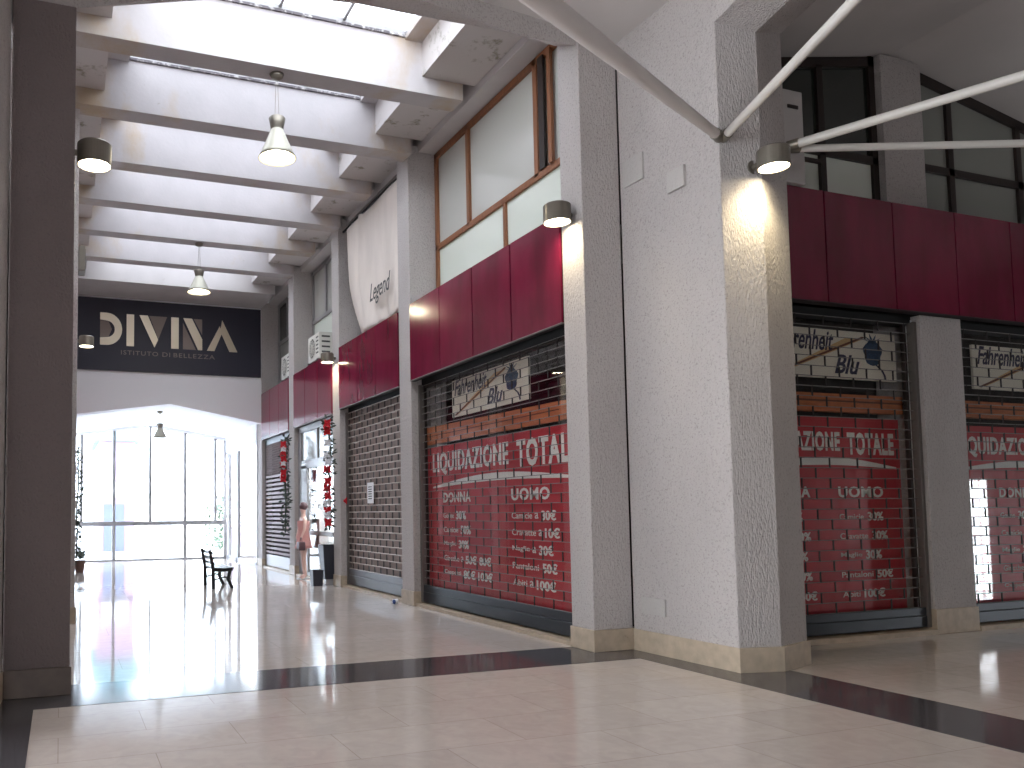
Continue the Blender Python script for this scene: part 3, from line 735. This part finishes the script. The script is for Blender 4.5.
# outside, seen through the glazed front
t = thing('building', 'pale pink building with blue grey roof seen through the end glazing', 'building', (2.3, 36, -.05))
MB().box(1.55, 3.05, 36, 42, -.05, 4.75).build('wall', M['out_wall'], t)
MB().prism_y([(1.35, 4.75), (3.3, 4.75), (3.3, 5.6), (2.3, 6.3), (1.35, 5.6)], 35.8, 42.2).build('roof', M['out_roof'], t)
MB().box(1.75, 2.6, 35.9, 36.0, -.04, 2.0).build('door', M['out_grey'], t)
MB().box(1.7, 2.8, 35.92, 36.0, 2.3, 2.9).build('window', M['white_frame'], t)
t = thing('shrub', 'green shrub outside the right part of the end glazing', 'shrub', (5.9, 30, -.05))
g = MB(); random.seed(3)
for k in range(420):
    a = random.uniform(0, 2*PI); h = random.uniform(.1, 2.2); r = random.uniform(.2, 1.0)*math.sqrt(max(.05, 1-((h-1.1)/1.2)**2))
    c = Vector((5.9+r*math.cos(a), 30+r*math.sin(a), h)); d1 = Vector((random.uniform(-1, 1), random.uniform(-1, 1), random.uniform(-1, 1))).normalized()*.11
    d2 = d1.cross(Vector((random.uniform(-1, 1), random.uniform(-1, 1), random.uniform(-1, 1)))).normalized()*.06
    g.add([c-d1, c+d2, c+d1, c-d2], [(0, 1, 2, 3)])
g.build('foliage', M['hedge'], t); MB().tube([(5.9, 30, -.05), (5.9, 30, 1.2)], .04).build('stem', M['hedge'], t)

# ------------------------------------------------------------------ right hand arm: shop front along y = 6.85
YF = 6.85
for x0, x1, w in ((7.10, 7.5, 'hidden behind the corner pillar at the left end of the right shop front'), (10.09, 10.83, 'standing between the two shop windows right of the corner pillar'), (14.2, 14.9, 'at the right end of the right shop front, outside the photo')):
    c = thing('concrete_column', 'plain grey concrete column ' + w, 'column', ((x0+x1)/2, 7.1, 0), 'columns of the right shop front')
    MB().box(x0, x1, YF+.04, 7.5, .30, 3.94).build('shaft', M['concrete'], c, bevel=.006)
    MB().box(x0-.01, x1+.01, YF+.02, 7.49, .001, .30).build('plinth', M['plinth'], c, bevel=.004)
    MB().box(x0, x1, 7.22, 7.60, 4.92, 6.94 if x0 < 8 else (7.50 if x0 < 12 else 6.80)).build('upper_shaft', M['concrete'], c)
struct('trim_7', MB().box(7.06, 10.08, YF+.0, 7.4, 0, .06).box(10.84, 14.19, YF+.0, 7.4, 0, .06), M['plinth'])
xs = [7.05, 7.4, 8.49, 9.62, 10.73, 11.79, 12.9, 14.2]
t = thing('fascia', 'long dark maroon fascia over the shop windows right of the corner pillar', 'fascia', (10.6, YF, 3.95), 'maroon fascias over the shops')
for a, b_ in zip(xs[:-1], xs[1:]): MB().box(a+.010, b_-.010, YF-.02, YF+.02, 3.965, 5.30).build('panel', M['maroon'], t)
MB().box(7.05, 14.2, YF+.02, YF+.09, 3.95, 5.29).build('backing', M['joint'], t)
MB().box(7.05, 14.2, YF-.025, YF+.02, 3.95, 3.965).build('edge_strip', M['joint'], t)
struct('wall_right_arm_ledge', MB().box(7.03, 14.9, YF+.09, 7.9, 4.92, 5.0), M['concrete'])
def grille_b(a0, a1, label):
    return grille_on_wall('roller_shutter', label, YF+.10, a0, a1, .06, 3.94, row=.12, cell=.45, bar=.26, axis='y', side=1)
grille_b(7.50, 10.08, 'dark steel roller shutter just right of the corner pillar'); grille_b(10.84, 14.19, 'dark steel roller shutter cut by the right edge of the photo')
shop_window(16, 'y', 7.08, 7.52, 10.08, .06, 3.94, 1); shop_window(17, 'y', 7.08, 10.84, 14.19, .06, 3.94, 1)
fahrenheit(wallB(7.17), 7.86, 9.98, 3.13, 3.73, 'white shop sign with a blue rose behind the shutter just right of the pillar')
fahrenheit(wallB(7.17), 11.42, 13.6, 3.11, 3.70, 'white Fahrenheit Blu sign cut by the right edge of the photo')
sale_l = ['DONNA', 'Gonne|30%', 'Camicie|50%', 'Maglie|30%', 'Giacche|50%', 'Cappotti|50€']
sale_r = ['UOMO', 'Camicie|30%', 'Cravatte|30%', 'Maglie|30%', 'Pantaloni|50€', 'Abiti|100€']
banner(wallB(7.22), 7.56, 10.06, .07, 2.66, sale_l, sale_r, 'red clearance sale banner behind the shutter just right of the pillar', 7.66, 9.98, 2.20, 2.48, 7.75, 8.97, 1.81, .80, .235)
banner(wallB(7.22), 11.0, 14.1, .07, 2.62, sale_l, sale_r, 'red sale banner behind the shutter cut by the right edge of the photo', 11.15, 14.0, 2.20, 2.48, 11.9, 13.0, 1.80, .80, .235)
for a, b_, w in ((7.56, 10.06, 'just right of the pillar'), (10.9, 14.1, 'at the right edge of the photo')):
    t = thing('wooden_pelmet', 'brown wooden pelmet above the red banner ' + w, 'pelmet', ((a+b_)/2, 7.2, 2.68))
    MB().box(a, b_, 7.14, 7.23, 2.72, 2.94).build('board', M['wood_trim'], t); MB().box(a, b_, 7.13, 7.14, 2.84, 2.86).build('groove', M['ink_brown'], t)
struct('wall_right_arm', MB().box(7.05, 14.9, 7.70, 7.80, 0, 7.6), M['dark_room'])
struct('wall_right_arm_liner', MB().box(10.83, 10.85, 6.99, 7.06, .3, 3.9).box(10.07, 10.085, 6.99, 7.06, .3, 3.9), M['wall_white'])
# upper windows of the right arm follow the slope of the ceiling
def zc(x): return 6.93 + (x-7.0)/3.35*.63 if x < 10.35 else 7.56 - (x-10.35)/3.95*.72
def raked(n, x0, x1, trans, mulls, up, lo):
    w = thing('window_%d' % n, '', '', ((x0+x1)/2, 7.35, 5.0)); w['kind'] = 'structure'
    for key in ('label', 'category'): del w[key]
    f = MB(); ya, yb = 7.30, 7.38; q = .05
    f.prism_y([(x0, zc(x0)-.14), (x1, zc(x1)-.14), (x1, zc(x1)-.01), (x0, zc(x0)-.01)], ya, yb)
    f.box(x0, x0+2*q, ya, yb, 5, zc(x0)).box(x1-2*q, x1, ya, yb, 5, zc(x1)-.01).box(x0, x1, ya, yb, trans-q, trans+q)
    for x in mulls: f.box(x-q, x+q, ya, yb, 5, zc(x)-.1)
    f.build('window_frame', M['dark_frame'], w)
    ed = [x0] + mulls + [x1]
    for a, b_ in zip(ed[:-1], ed[1:]):
        MB().prism_y([(a+.01, trans), (b_-.01, trans), (b_-.01, zc(b_)-.05), (a+.01, zc(a)-.05)], 7.34, 7.35).build('pane', M[up], w)
        MB().box(a+.01, b_-.01, 7.34, 7.35, 5, trans).build('pane', M[lo], w)
raked(18, 7.1, 10.08, 6.08, [9.10], 'pane_dark', 'pane_lower')
raked(19, 10.84, 14.19, 6.12, [11.48, 12.9], 'pane_dim', 'pane_dim')

# white control box beside the pillar
t = thing('cable_box', 'white painted box with a dark slot mounted beside the corner pillar above the lamp', 'box', (8.0, 6.8, 5.5))
MB().box(7.62, 8.16, 6.78, 6.90, 5.31, 6.42).build('casing', M['plaque'], t, bevel=.01)
MB().box(7.92, 8.08, 6.77, 6.78, 6.20, 6.24).build('slot', M['dark_frame'], t)
MB().box(8.1, 8.45, 6.80, 6.84, 5.62, 5.66).build('bracket', M['dark_frame'], t)

# ------------------------------------------------------------------ tie rods
zn = 5.19
def tie(p0, p1, r0, r1, m, label, ex=1.0):
    p0, p1 = Vector(p0), Vector(p1)
    o = thing('tie_rod', label, 'rod', p0)
    MB().tube([p0, p0 + (p1-p0)*ex], [r0, r0 + (r1-r0)*ex], n=14).build('bar', M[m], o)
    MB().tube([p0 - (p1-p0).normalized()*.02, p0 + (p1-p0).normalized()*.09], r0*1.25, n=14).build('collar', M['lamp_grey'], o)
    return o
tie((6.045, 5.95, zn), (3.2, 4.7, zn), .045, .085, 'tube_grey', 'thick grey strut widening from the pillar edge up to the top left', 1.35)
tie((6.10, 5.94, zn), (5.36, 4.03, zn), .042, .042, 'tube_white', 'white tube rising steeply from the pillar edge to the top right of the photo', 2.4)
tie((7.04, 6.02, 5.27), (7.85, 4.32, 5.27), .045, .045, 'tube_white', 'upper of the two white tubes running to the right edge', 2.4)
tie((7.06, 6.03, 5.25), (9.30, 5.17, 5.25), .038, .038, 'tube_white', 'lower, nearly level white tube running to the right edge', 2.5)

# ------------------------------------------------------------------ lamps
def wall_lamp(loc, label, wall_dir, r=.155, h=.21, glow='glow', power=25, grp='drum wall lamps', dy=(0, 0)):
    """loc: centre of the drum; wall_dir: unit vector from the drum towards its wall"""
    x, y, z = loc
    t = thing('wall_lamp', label, 'lamp', loc, grp)
    s_ = MB(); s_.lathe([(r*.90, h/2), (r, h/2-.015), (r, -h/2), (r-.01, -h/2), (r-.01, h/2-.03), (.001, h/2-.03)], (x, y, z), 36, smooth=False)
    s_.lathe([(.001, h/2), (r*.90, h/2)], (x, y, z), 36, smooth=False); s_.build('drum', M['lamp_grey'], t)
    MB().lathe([(.001, -h/2+.02), (r-.012, -h/2+.02), (r-.012, -h/2+.035), (.001, -h/2+.035)], (x, y, z), 24).build('bulb', M[glow], t)
    d = Vector(wall_dir)
    MB().tube([Vector(loc)+d*r*.9, Vector(loc)+d*(r+.13)], .03, n=8).tube([Vector(loc)+d*(r+.10), Vector(loc)+d*(r+.14)], .07, n=12).build('bracket', M['lamp_grey'], t)
    li = bpy.data.lights.new('lamp light', 'SPOT'); li.energy = power; li.color = (1, .84, .52); li.spot_size = 2.5; li.spot_blend = .9; li.shadow_soft_size = .08
    lo = bpy.data.objects.new('light', li); COL.objects.link(lo); lo.parent = t; lo.location = (0, 0, -h/2-.01)
    return t
wall_lamp((5.31, 7.60, 4.93), 'drum lamp on the column left of the corner pillar', (1, 0, 0), power=8)
wall_lamp((5.31, 15.95, 4.83), 'farther drum lamp on the right side, on the third column', (1, 0, 0), r=.14, h=.2, power=7)
wall_lamp((.26, 7.60, 4.90), 'drum lamp on the wide dark left column', (-1, 0, 0), power=8)
wall_lamp((.43, 15.95, 4.88), 'small lit lamp at the left in front of the dark sign', (-1, 0, 0), r=.14, h=.2, power=7)
wall_lamp((6.43, 5.68, 4.91), 'brightest drum lamp, on the corner pillar', (-.05, .9, 0), r=.145, h=.19, power=22)

def pendant(loc, ztop, label, z_can, r=.26, glow='glow', power=30):
    x, y, z = loc            # z: bottom of the shade
    t = thing('pendant_lamp', label, 'lamp', (x, y, z_can), 'bell shaped pendant lamps')
    h = ztop - z
    k = r/.26
    MB().lathe([(.105*k, h), (.115*k, h*.97), (.095*k, h*.80), (.085*k, h*.70)], loc, 28).lathe([(.001, h), (.105*k, h)], loc, 28).build('cap', M['lamp_grey'], t)
    prof = [(.085*k, h*.70), (.11*k, h*.60), (.165*k, h*.36), (.225*k, h*.12), (.26*k, 0), (.25*k, 0.001), (.215*k, h*.13), (.155*k, h*.36), (.10*k, h*.58)]
    MB().lathe(prof, loc, 28).build('shade', M['lamp_shade'], t)
    MB().ball((x, y, z+h*.16), .15*k, 1, 1, .5, 16, 8).build('bulb', M[glow], t)
    for dx in (-.03, .03): MB().tube([(x+dx, y, ztop-.01), (x+dx*.3, y, z_can-.02)], .004, n=5).build('wire', M['lamp_grey'], t)
    MB().lathe([(.001, 0), (.10*k, 0), (.08*k, -.05), (.03*k, -.07), (.001, -.07)], (x, y, z_can), 20).build('ceiling_rose', M['lamp_grey'], t)
    if power:
        li = bpy.data.lights.new('lamp light', 'POINT'); li.energy = power; li.color = (1, .88, .64); li.shadow_soft_size = .1
        lo = bpy.data.objects.new('light', li); COL.objects.link(lo); lo.parent = t; lo.location = (0, 0, z - z_can - .03)
    return t
pendant((2.73, 10.28, 6.37), 6.94, 'large lit bell pendant lamp hanging from the nearest roof beam', 7.55, power=7)
pendant((2.84, 17.48, 6.45), 6.95, 'smaller lit bell pendant lamp hanging in front of the dark sign', 7.55, power=8)
t = pendant((2.77, 24.2, 3.83), 4.25, 'unlit bell pendant lamp hanging in the bright end hall', 4.62, r=.22, glow='lamp_shade', power=0)

# cable box on the left wall
t = thing('loudspeaker', 'small grey box loudspeaker high on the left wall of the corridor', 'speaker', (.27, 12.3, 5.3))
MB().box(.205, .30, 12.15, 12.45, 5.14, 5.52).build('casing', M['box_dark'], t, bevel=.01); MB().box(.295, .305, 12.19, 12.41, 5.18, 5.48).build('front_grille', M['ac_dark'], t)

# ------------------------------------------------------------------ air conditioners on the ledge
def ac(y, label):
    o_ = len(bpy.data.objects); t = thing('air_conditioner', label, 'air conditioner', (5.7, y, 4.99), 'air conditioner units on the ledge')
    MB().box(5.53, 5.86, y-.42, y+.42, 5.06, 5.68).build('casing', M['ac'], t, bevel=.012)
    for q in (-.38, .32): MB().box(5.50, 5.9, y+q, y+q+.06, 4.99, 5.06).build('foot_rail', M['steel_mid'], t)
    g = MB()
    ring = [[(5.525, y+.08+r*math.cos(2*PI*k/24), 5.37+r*math.sin(2*PI*k/24)) for k in range(24)] for r in (.23, .002)]
    g.loft(ring, False); g.build('fan_opening', M['ac_dark'], t)
    g = MB()
    for k in range(6): a = PI*k/6; g.tube([(5.515, y+.08-.24*math.cos(a), 5.37-.24*math.sin(a)), (5.515, y+.08+.24*math.cos(a), 5.37+.24*math.sin(a))], .006, n=5)
    for r in (.10, .17, .24): g.tube([(5.515, y+.08+r*math.cos(2*PI*k/20), 5.37+r*math.sin(2*PI*k/20)) for k in range(21)], .006, n=5)
    g.build('fan_guard', M['ac'], t)
    g = MB()
    for k in range(5): g.box(5.522, 5.53, y-.38, y-.22, 5.2+k*.09, 5.23+k*.09)
    for k in range(4): g.box(5.6, 5.8, y-.425, y-.42, 5.2+k*.12, 5.24+k*.12)
    g.build('louvre', M['ac_dark'], t)
    MB().tube([(5.7, y+.43, 5.2), (5.7, y+.6, 5.1), (5.9, y+.7, 5.0)], .015, n=6).build('pipe', M['black'], t)
    t.location.x += .03; t.location.z += .035
    return t
ac(17.72, 'nearer white air conditioner unit above the glazed shop door')
ac(20.2, 'farther white air conditioner unit above the lattice shutter')

# ------------------------------------------------------------------ bench
t = thing('bench', 'dark slatted bench standing in the middle of the bright corridor floor', 'bench', (3.15, 16.95, 0))
y0, y1 = 16.42, 17.52
for y in (y0+.06, y1-.06):
    MB().tube([(2.98, y, 0), (2.97, y, .42), (2.90, y, .80)], [.038, .036, .03], n=8).build('leg', M['iron'], t)
    MB().tube([(3.38, y, 0), (3.28, y, .2), (3.33, y, .40)], .036, n=8).build('leg', M['iron'], t)
    MB().tube([(2.97, y, .39), (3.2, y, .375), (3.38, y, .39)], .03, n=8).build('seat_rail', M['iron'], t)
    MB().tube([(2.98, y, .18), (3.2, y, .24), (3.34, y, .2)], .015, n=8).build('stretcher', M['iron'], t)
for k in range(5):
    x = 3.01 + k*.088; MB().box(x-.04, x+.04, y0, y1, .40+.006*abs(k-2), .425+.006*abs(k-2)).build('seat_slat', M['iron'], t)
for z in (.52, .63, .74):
    x = 2.97 - (z-.42)*.18; MB().box(x+.02, x+.045, y0, y1, z-.03, z+.03).build('back_slat', M['iron'], t)

# ------------------------------------------------------------------ planter and small box by the door
def tapered(name, parent, cx, cy, w0, w1, z0, z1, m, wall=.02):
    g = MB(); q = lambda w, z: [(cx-w, cy-w, z), (cx+w, cy-w, z), (cx+w, cy+w, z), (cx-w, cy+w, z)]
    g.loft([q(w0, z0), q(w1, z1), q(w1-wall, z1), q(w0-wall, z0+.06)])
    return g.build(name, M[m], parent)
t = thing('planter', 'tall tapered anthracite planter by the glazed shop door', 'planter', (5.45, 16.40, 0))
tapered('pot', t, 5.45, 16.40, .12, .18, .13, .86, 'plastic_dark'); MB().box(5.37, 5.53, 16.32, 16.48, .001, .13).build('foot', M['white_frame'], t, bevel=.01)
t = thing('waste_bin', 'small black open bin in front of the tall planter', 'bin', (5.14, 16.28, 0))
tapered('body', t, 5.14, 16.28, .10, .12, .001, .34, 'plastic_dark')

# ------------------------------------------------------------------ mannequin
mx, my = 5.40, 18.1
t = thing('mannequin', 'slim pink dressed shop mannequin with a dark handbag by the glazed door', 'mannequin', (mx, my, 0))
MB().lathe([(.001, .0), (.17, .0), (.17, .012), (.03, .02), (.001, .02)], (mx, my, 0), 20).build('base', M['white_frame'], t)
def skin_obj(name, V, E, R, m, parent):
    me = bpy.data.meshes.new(name); me.from_pydata([tuple(Vector(v)-world_loc(parent)) for v in V], E, []); o = bpy.data.objects.new(name, me); COL.objects.link(o); o.parent = parent
    md = o.modifiers.new('skin', 'SKIN'); 
    for i, r in enumerate(R): me.skin_vertices[0].data[i].radius = r if isinstance(r, tuple) else (r, r)
    me.skin_vertices[0].data[0].use_root = True
    s2 = o.modifiers.new('sub', 'SUBSURF'); s2.levels = 2; s2.render_levels = 2
    me.materials.append(m); return o
if True:
    V = [(mx, my, .93), (mx, my, 1.12), (mx, my, 1.30), (mx, my, 1.47), (mx, my, 1.54), (mx-.01, my, 1.63), (mx-.01, my, 1.72),
         (mx, my-.16, 1.40), (mx-.05, my-.24, 1.15), (mx-.13, my-.22, .95), (mx, my+.16, 1.40), (mx-.04, my+.25, 1.16), (mx-.10, my+.27, .93),
         (mx, my-.085, .86), (mx-.03, my-.12, .48), (mx, my-.16, .08), (mx-.12, my-.17, .03), (mx, my+.085, .86), (mx+.01, my+.08, .48), (mx+.03, my+.06, .08), (mx-.09, my+.06, .03)]
    E_ = [(0, 1), (1, 2), (2, 3), (3, 4), (4, 5), (5, 6), (2, 7), (7, 8), (8, 9), (2, 10), (10, 11), (11, 12), (0, 13), (13, 14), (14, 15), (15, 16), (0, 17), (17, 18), (18, 19), (19, 20)]
    me = bpy.data.meshes.new('body'); me.from_pydata([tuple(Vector(v)-Vector((mx, my, 0))) for v in V], E_, [])
    o = bpy.data.objects.new('body', me); COL.objects.link(o); o.parent = t
    md = o.modifiers.new('skin', 'SKIN'); R = [.13, .105, .13, .06, .05, .085, .06, .05, .036, .026, .05, .036, .026, .085, .055, .035, .03, .085, .055, .035, .03]
    bpy.context.view_layer.objects.active = o
    if len(me.skin_vertices) == 0:
        bm = bmesh.new(); bm.from_mesh(me); bm.verts.layers.skin.verify(); bm.to_mesh(me); bm.free()
    for i, r in enumerate(R): me.skin_vertices[0].data[i].radius = (r, r)
    me.skin_vertices[0].data[0].use_root = True
    s2 = o.modifiers.new('sub', 'SUBSURF'); s2.levels = 2; s2.render_levels = 2
    me.materials.append(M['skin'])
MB().lathe([(.145, 1.36), (.15, 1.28), (.125, 1.12), (.16, .96), (.19, .80), (.215, .72), (.205, .72)], (mx, my, 0), 22).build('dress', M['pink'], t)
g = MB(); g.ball((mx+.005, my, 1.70), .105, 1, 1, 1.0, 12, 8); g.build('hair', M['bag'], t)
b_ = thing('handbag', 'dark mauve handbag hanging on the arm of the mannequin', 'handbag', (mx-.13, my-.26, .75))
MB().box(mx-.22, mx-.06, my-.38, my-.14, .68, .88).build('body', M['bag'], b_, bevel=.03)
MB().tube([(mx-.14, my-.35, .87), (mx-.14, my-.30, .97), (mx-.14, my-.22, .97), (mx-.14, my-.17, .87)], .010, n=6).build('handle', M['bag'], b_)

# ------------------------------------------------------------------ garlands
def leaves(g, path, n, r, sz, rnd):
    for k in range(n):
        s_ = rnd.random()*(len(path)-1); i = int(s_); f_ = s_-i
        c = Vector(path[i])*(1-f_) + Vector(path[min(i+1, len(path)-1)])*f_
        d = Vector((rnd.uniform(-1, 1), rnd.uniform(-1, 1), rnd.uniform(-1, 1))).normalized()
        p = c + d*r*rnd.random(); q = d.cross(Vector((rnd.random(), rnd.random(), rnd.random()))).normalized()
        g.add([p, p+d*sz*.5+q*sz*.2, p+d*sz, p+d*sz*.5-q*sz*.2], [(0, 1, 2, 3)])
def poinsettia(p, r, m, parent, rnd):
    g = MB(); c = Vector(p); n_ = Vector((-.6, -.8, rnd.uniform(-.2, .2))).normalized(); e1 = n_.cross(Vector((0, 0, 1))).normalized(); e2 = n_.cross(e1)
    W = lambda a, b_, d: c + e1*a + e2*b_ + n_*d
    for k in range(8):
        a = 2*PI*k/8 + rnd.uniform(-.2, .2); rr = r*(1 if k % 2 else .7)
        dy_, dz_ = math.cos(a), math.sin(a)
        g.add([c, W(dy_*rr*.5-dz_*rr*.3, dz_*rr*.5+dy_*rr*.3, .03), W(dy_*rr, dz_*rr, .01), W(dy_*rr*.5+dz_*rr*.3, dz_*rr*.5-dy_*rr*.3, .03)], [(0, 1, 2, 3)])
    g.ball(tuple(c+n_*.02), r*.18, n=6, m=4)
    return g.build('flower', m, parent)
def garland(x, y, z0, z1, label, reds, snows, seed, r=.09):
    rnd = random.Random(seed)
    t = thing('garland', label, 'garland', (x, y, z0), 'Christmas garlands')
    path = [(x+rnd.uniform(-.02, .02), y+rnd.uniform(-.04, .04), z0+(z1-z0)*k/8) for k in range(9)]
    g = MB(); g.tube(path, .02, n=5); leaves(g, path, int(200*(z1-z0)/2), r, .12, rnd); g.build('foliage', M['leaf'], t)
    for z in reds: poinsettia((x-r*.7, y-.06+rnd.uniform(-.05, .05), z), .12, M['red'], t, rnd)
    for z in snows: poinsettia((x-r*.7, y-.06+rnd.uniform(-.08, .08), z), .11, M['snow'], t, rnd)
    return t
garland(5.30, 15.84, 1.25, 3.50, 'garland with red flowers and frosted leaves beside the glazed shop door', [3.40, 3.25, 2.45, 2.2, 2.05, 1.9, 1.6, 1.35], [3.0, 2.75, 2.6, 1.75, 1.5], 1)
garland(5.30, 19.32, 1.1, 3.45, 'garland with red bows between the lattice shutter and the glazed door', [3.25, 3.05, 2.9, 2.75, 2.55, 2.4], [3.15, 2.8, 2.5], 2)
garland(.36, 19.4, .55, 3.1, 'thin greyish garland hanging on the left wall near the end glazing', [], [2.6, 1.8, 1.0], 3, r=.08)
t = thing('ribbon_bow', 'small red bow at mid height at the left edge of the brownish shutter', 'bow', (5.6, 15.69, 1.72))
g = MB(); poly(g, [(-15.75, 1.72), (-15.69, 1.77), (-15.63, 1.72), (-15.63, 1.86), (-15.69, 1.81), (-15.75, 1.86)], wallR(5.61), .02); g.build('loops', M['red'], t)
g = MB(); g.ball((5.58, 15.69, 1.79), .03); g.build('knot', M['red'], t)

# ------------------------------------------------------------------ potted plant at the far left, litter
t = thing('potted_plant', 'potted plant at the far left end of the corridor', 'plant', (.50, 22.9, 0))
MB().lathe([(.001, 0), (.11, 0), (.15, .30), (.17, .32), (.15, .32), (.13, .27), (.001, .27)], (.50, 22.9, .001), 20).build('pot', M['terracotta'], t)
g = MB(); rnd = random.Random(5)
for k in range(60):
    a = rnd.uniform(0, 2*PI); e = rnd.uniform(.3, 1.3); L_ = rnd.uniform(.25, .42)
    d = Vector((math.cos(a)*math.cos(e), math.sin(a)*math.cos(e), math.sin(e))); s_ = d.cross(Vector((0, 0, 1))).normalized()*.035
    c = Vector((.50, 22.9, .34)); tip = c + d*L_ - Vector((0, 0, .08))
    g.add([c, c+d*L_*.6+s_, tip, c+d*L_*.6-s_], [(0, 1, 2, 3)])
g.build('leaves', M['plant'], t)
t = thing('crumpled_cup', 'small crumpled blue and white cup lying on the floor by the second column', 'litter', (5.26, 12.45, 0))
g = MB(); g.lathe([(.03, .0), (.045, .05), (.05, .10), (.044, .10), (.03, .02)], (0, 0, 0), 10)
g.v = [(5.26 + z*.9, 12.45 + x*1.1, .052 + y*.9) for x, y, z in g.v]; g.build('cup', M['paper'], t)
g = MB(); g.ball((5.27, 12.40, .05), .045, .6, 1, .9, 8, 5); g.build('blue_label', M['paper_blue'], t)

# ------------------------------------------------------------------ outer shell
struct('wall_front', MB().box(-14, -3.5, -9, -8.9, 0, 8).box(-1.7, 17.5, -9, -8.9, 0, 8).box(-3.5, -1.7, -9, -8.9, 2.6, 8), M['wall_dim'])  # opening added in this unseen wall as fill for camera-facing faces
struct('wall_right_end', MB().box(17.4, 17.5, -9, 2.8, 0, 8).box(17.4, 17.5, 3.4, 7.8, 0, 8).box(17.4, 17.5, 2.8, 3.4, 2.1, 8), M['wall_dim'])
struct('wall_right_shell', MB().box(14.9, 17.5, 7.70, 7.80, 0, 8), M['wall_dim'])
struct('wall_left_shell', MB().box(-14, -1.6, 7.30, 7.40, 0, 8).box(-.5, -.46, 7.38, 7.80, 5.9, 8.0), M['wall_white'])
struct('wall_left_end', MB().box(-14.1, -14, -9, 7.5, 5.5, 8).box(-14.1, -14, -9, -1.5, 0, 5.5), M['wall_white'])  # unseen wall; its opening is sized to light faces turned left
struct('wall_front_infill', MB().box(-.6, 6.3, 7.44, 7.80, 7.88, 8.0), M['ceiling'])
struct('wall_far_end', MB().box(-14, .0, 27.85, 28.0, 0, 8.5).box(5.6, 7.3, 23.15, 23.25, 4.3, 8.5).box(-3, .12, 23.2, 23.3, 0, 8.5).box(.12, 5.6, gy+.25, gy+.35, 4.7, 8.5), M['wall_white'])

# ------------------------------------------------------------------ camera
f_, yaw, pit, roll, cx, cy, H = 798.41, .3371, .0606, -.0096, 340.65, 463.95, 1.55
fwd = Vector((math.sin(yaw)*math.cos(pit), math.cos(yaw)*math.cos(pit), math.sin(pit)))
rt = Vector((math.cos(yaw), -math.sin(yaw), 0)); up = rt.cross(fwd)
c_, s_ = math.cos(roll), math.sin(roll); rt, up = c_*rt + s_*up, -s_*rt + c_*up
cam = bpy.data.cameras.new('camera'); co = bpy.data.objects.new('camera', cam); COL.objects.link(co)
co.matrix_world = Matrix(((rt.x, up.x, -fwd.x, 0), (rt.y, up.y, -fwd.y, 0), (rt.z, up.z, -fwd.z, H), (0, 0, 0, 1)))
cam.sensor_fit = 'HORIZONTAL'; cam.sensor_width = 36; cam.lens = f_/1024*36
cam.shift_x = (512-cx)/1024; cam.shift_y = (cy-384)/1024
cam.clip_start = .05; cam.clip_end = 300
scene.camera = co

# ------------------------------------------------------------------ daylight
w = bpy.data.worlds.new('overcast sky'); scene.world = w; w.use_nodes = True
bg = w.node_tree.nodes['Background']; bg.inputs['Color'].default_value = (.89, .945, 1.0, 1); bg.inputs['Strength'].default_value = 5.0
def portal(loc, rot, sx, sy):
    li = bpy.data.lights.new('daylight portal', 'AREA'); li.shape = 'RECTANGLE'; li.size = sx; li.size_y = sy; li.cycles.is_portal = True
    o = bpy.data.objects.new('daylight portal', li); COL.objects.link(o); o.location = loc; o.rotation_euler = rot
for k in range(7):
    y0, y1 = edges[2*k], edges[2*k+1]; portal((2.735, (y0+y1)/2, 8.50), (0, 0, 0), 3.69, y1-y0)
portal((2.8, 28.0, 2.3), (-PI/2, 0, 0), 5.4, 4.6)
portal((-14.05, 2.9, 2.75), (0, -PI/2, 0), 5.5, 8.8)
portal((17.45, 3.1, 1.05), (0, PI/2, 0), 2.1, .6)

portal((-2.6, -8.95, 1.3), (PI/2, 0, 0), 1.8, 2.6)
vs_ = scene.view_settings
vs_.view_transform = 'Standard'; vs_.look = 'None'; vs_.gamma = 1; vs_.exposure = 2.02; vs_.use_curve_mapping = False
scene.cycles.max_bounces = 10; scene.cycles.diffuse_bounces = 8; scene.cycles.glossy_bounces = 5; scene.cycles.transparent_max_bounces = 16
scene.cycles.caustics_reflective = False; scene.cycles.caustics_refractive = False
scene.cycles.sample_clamp_indirect = 6
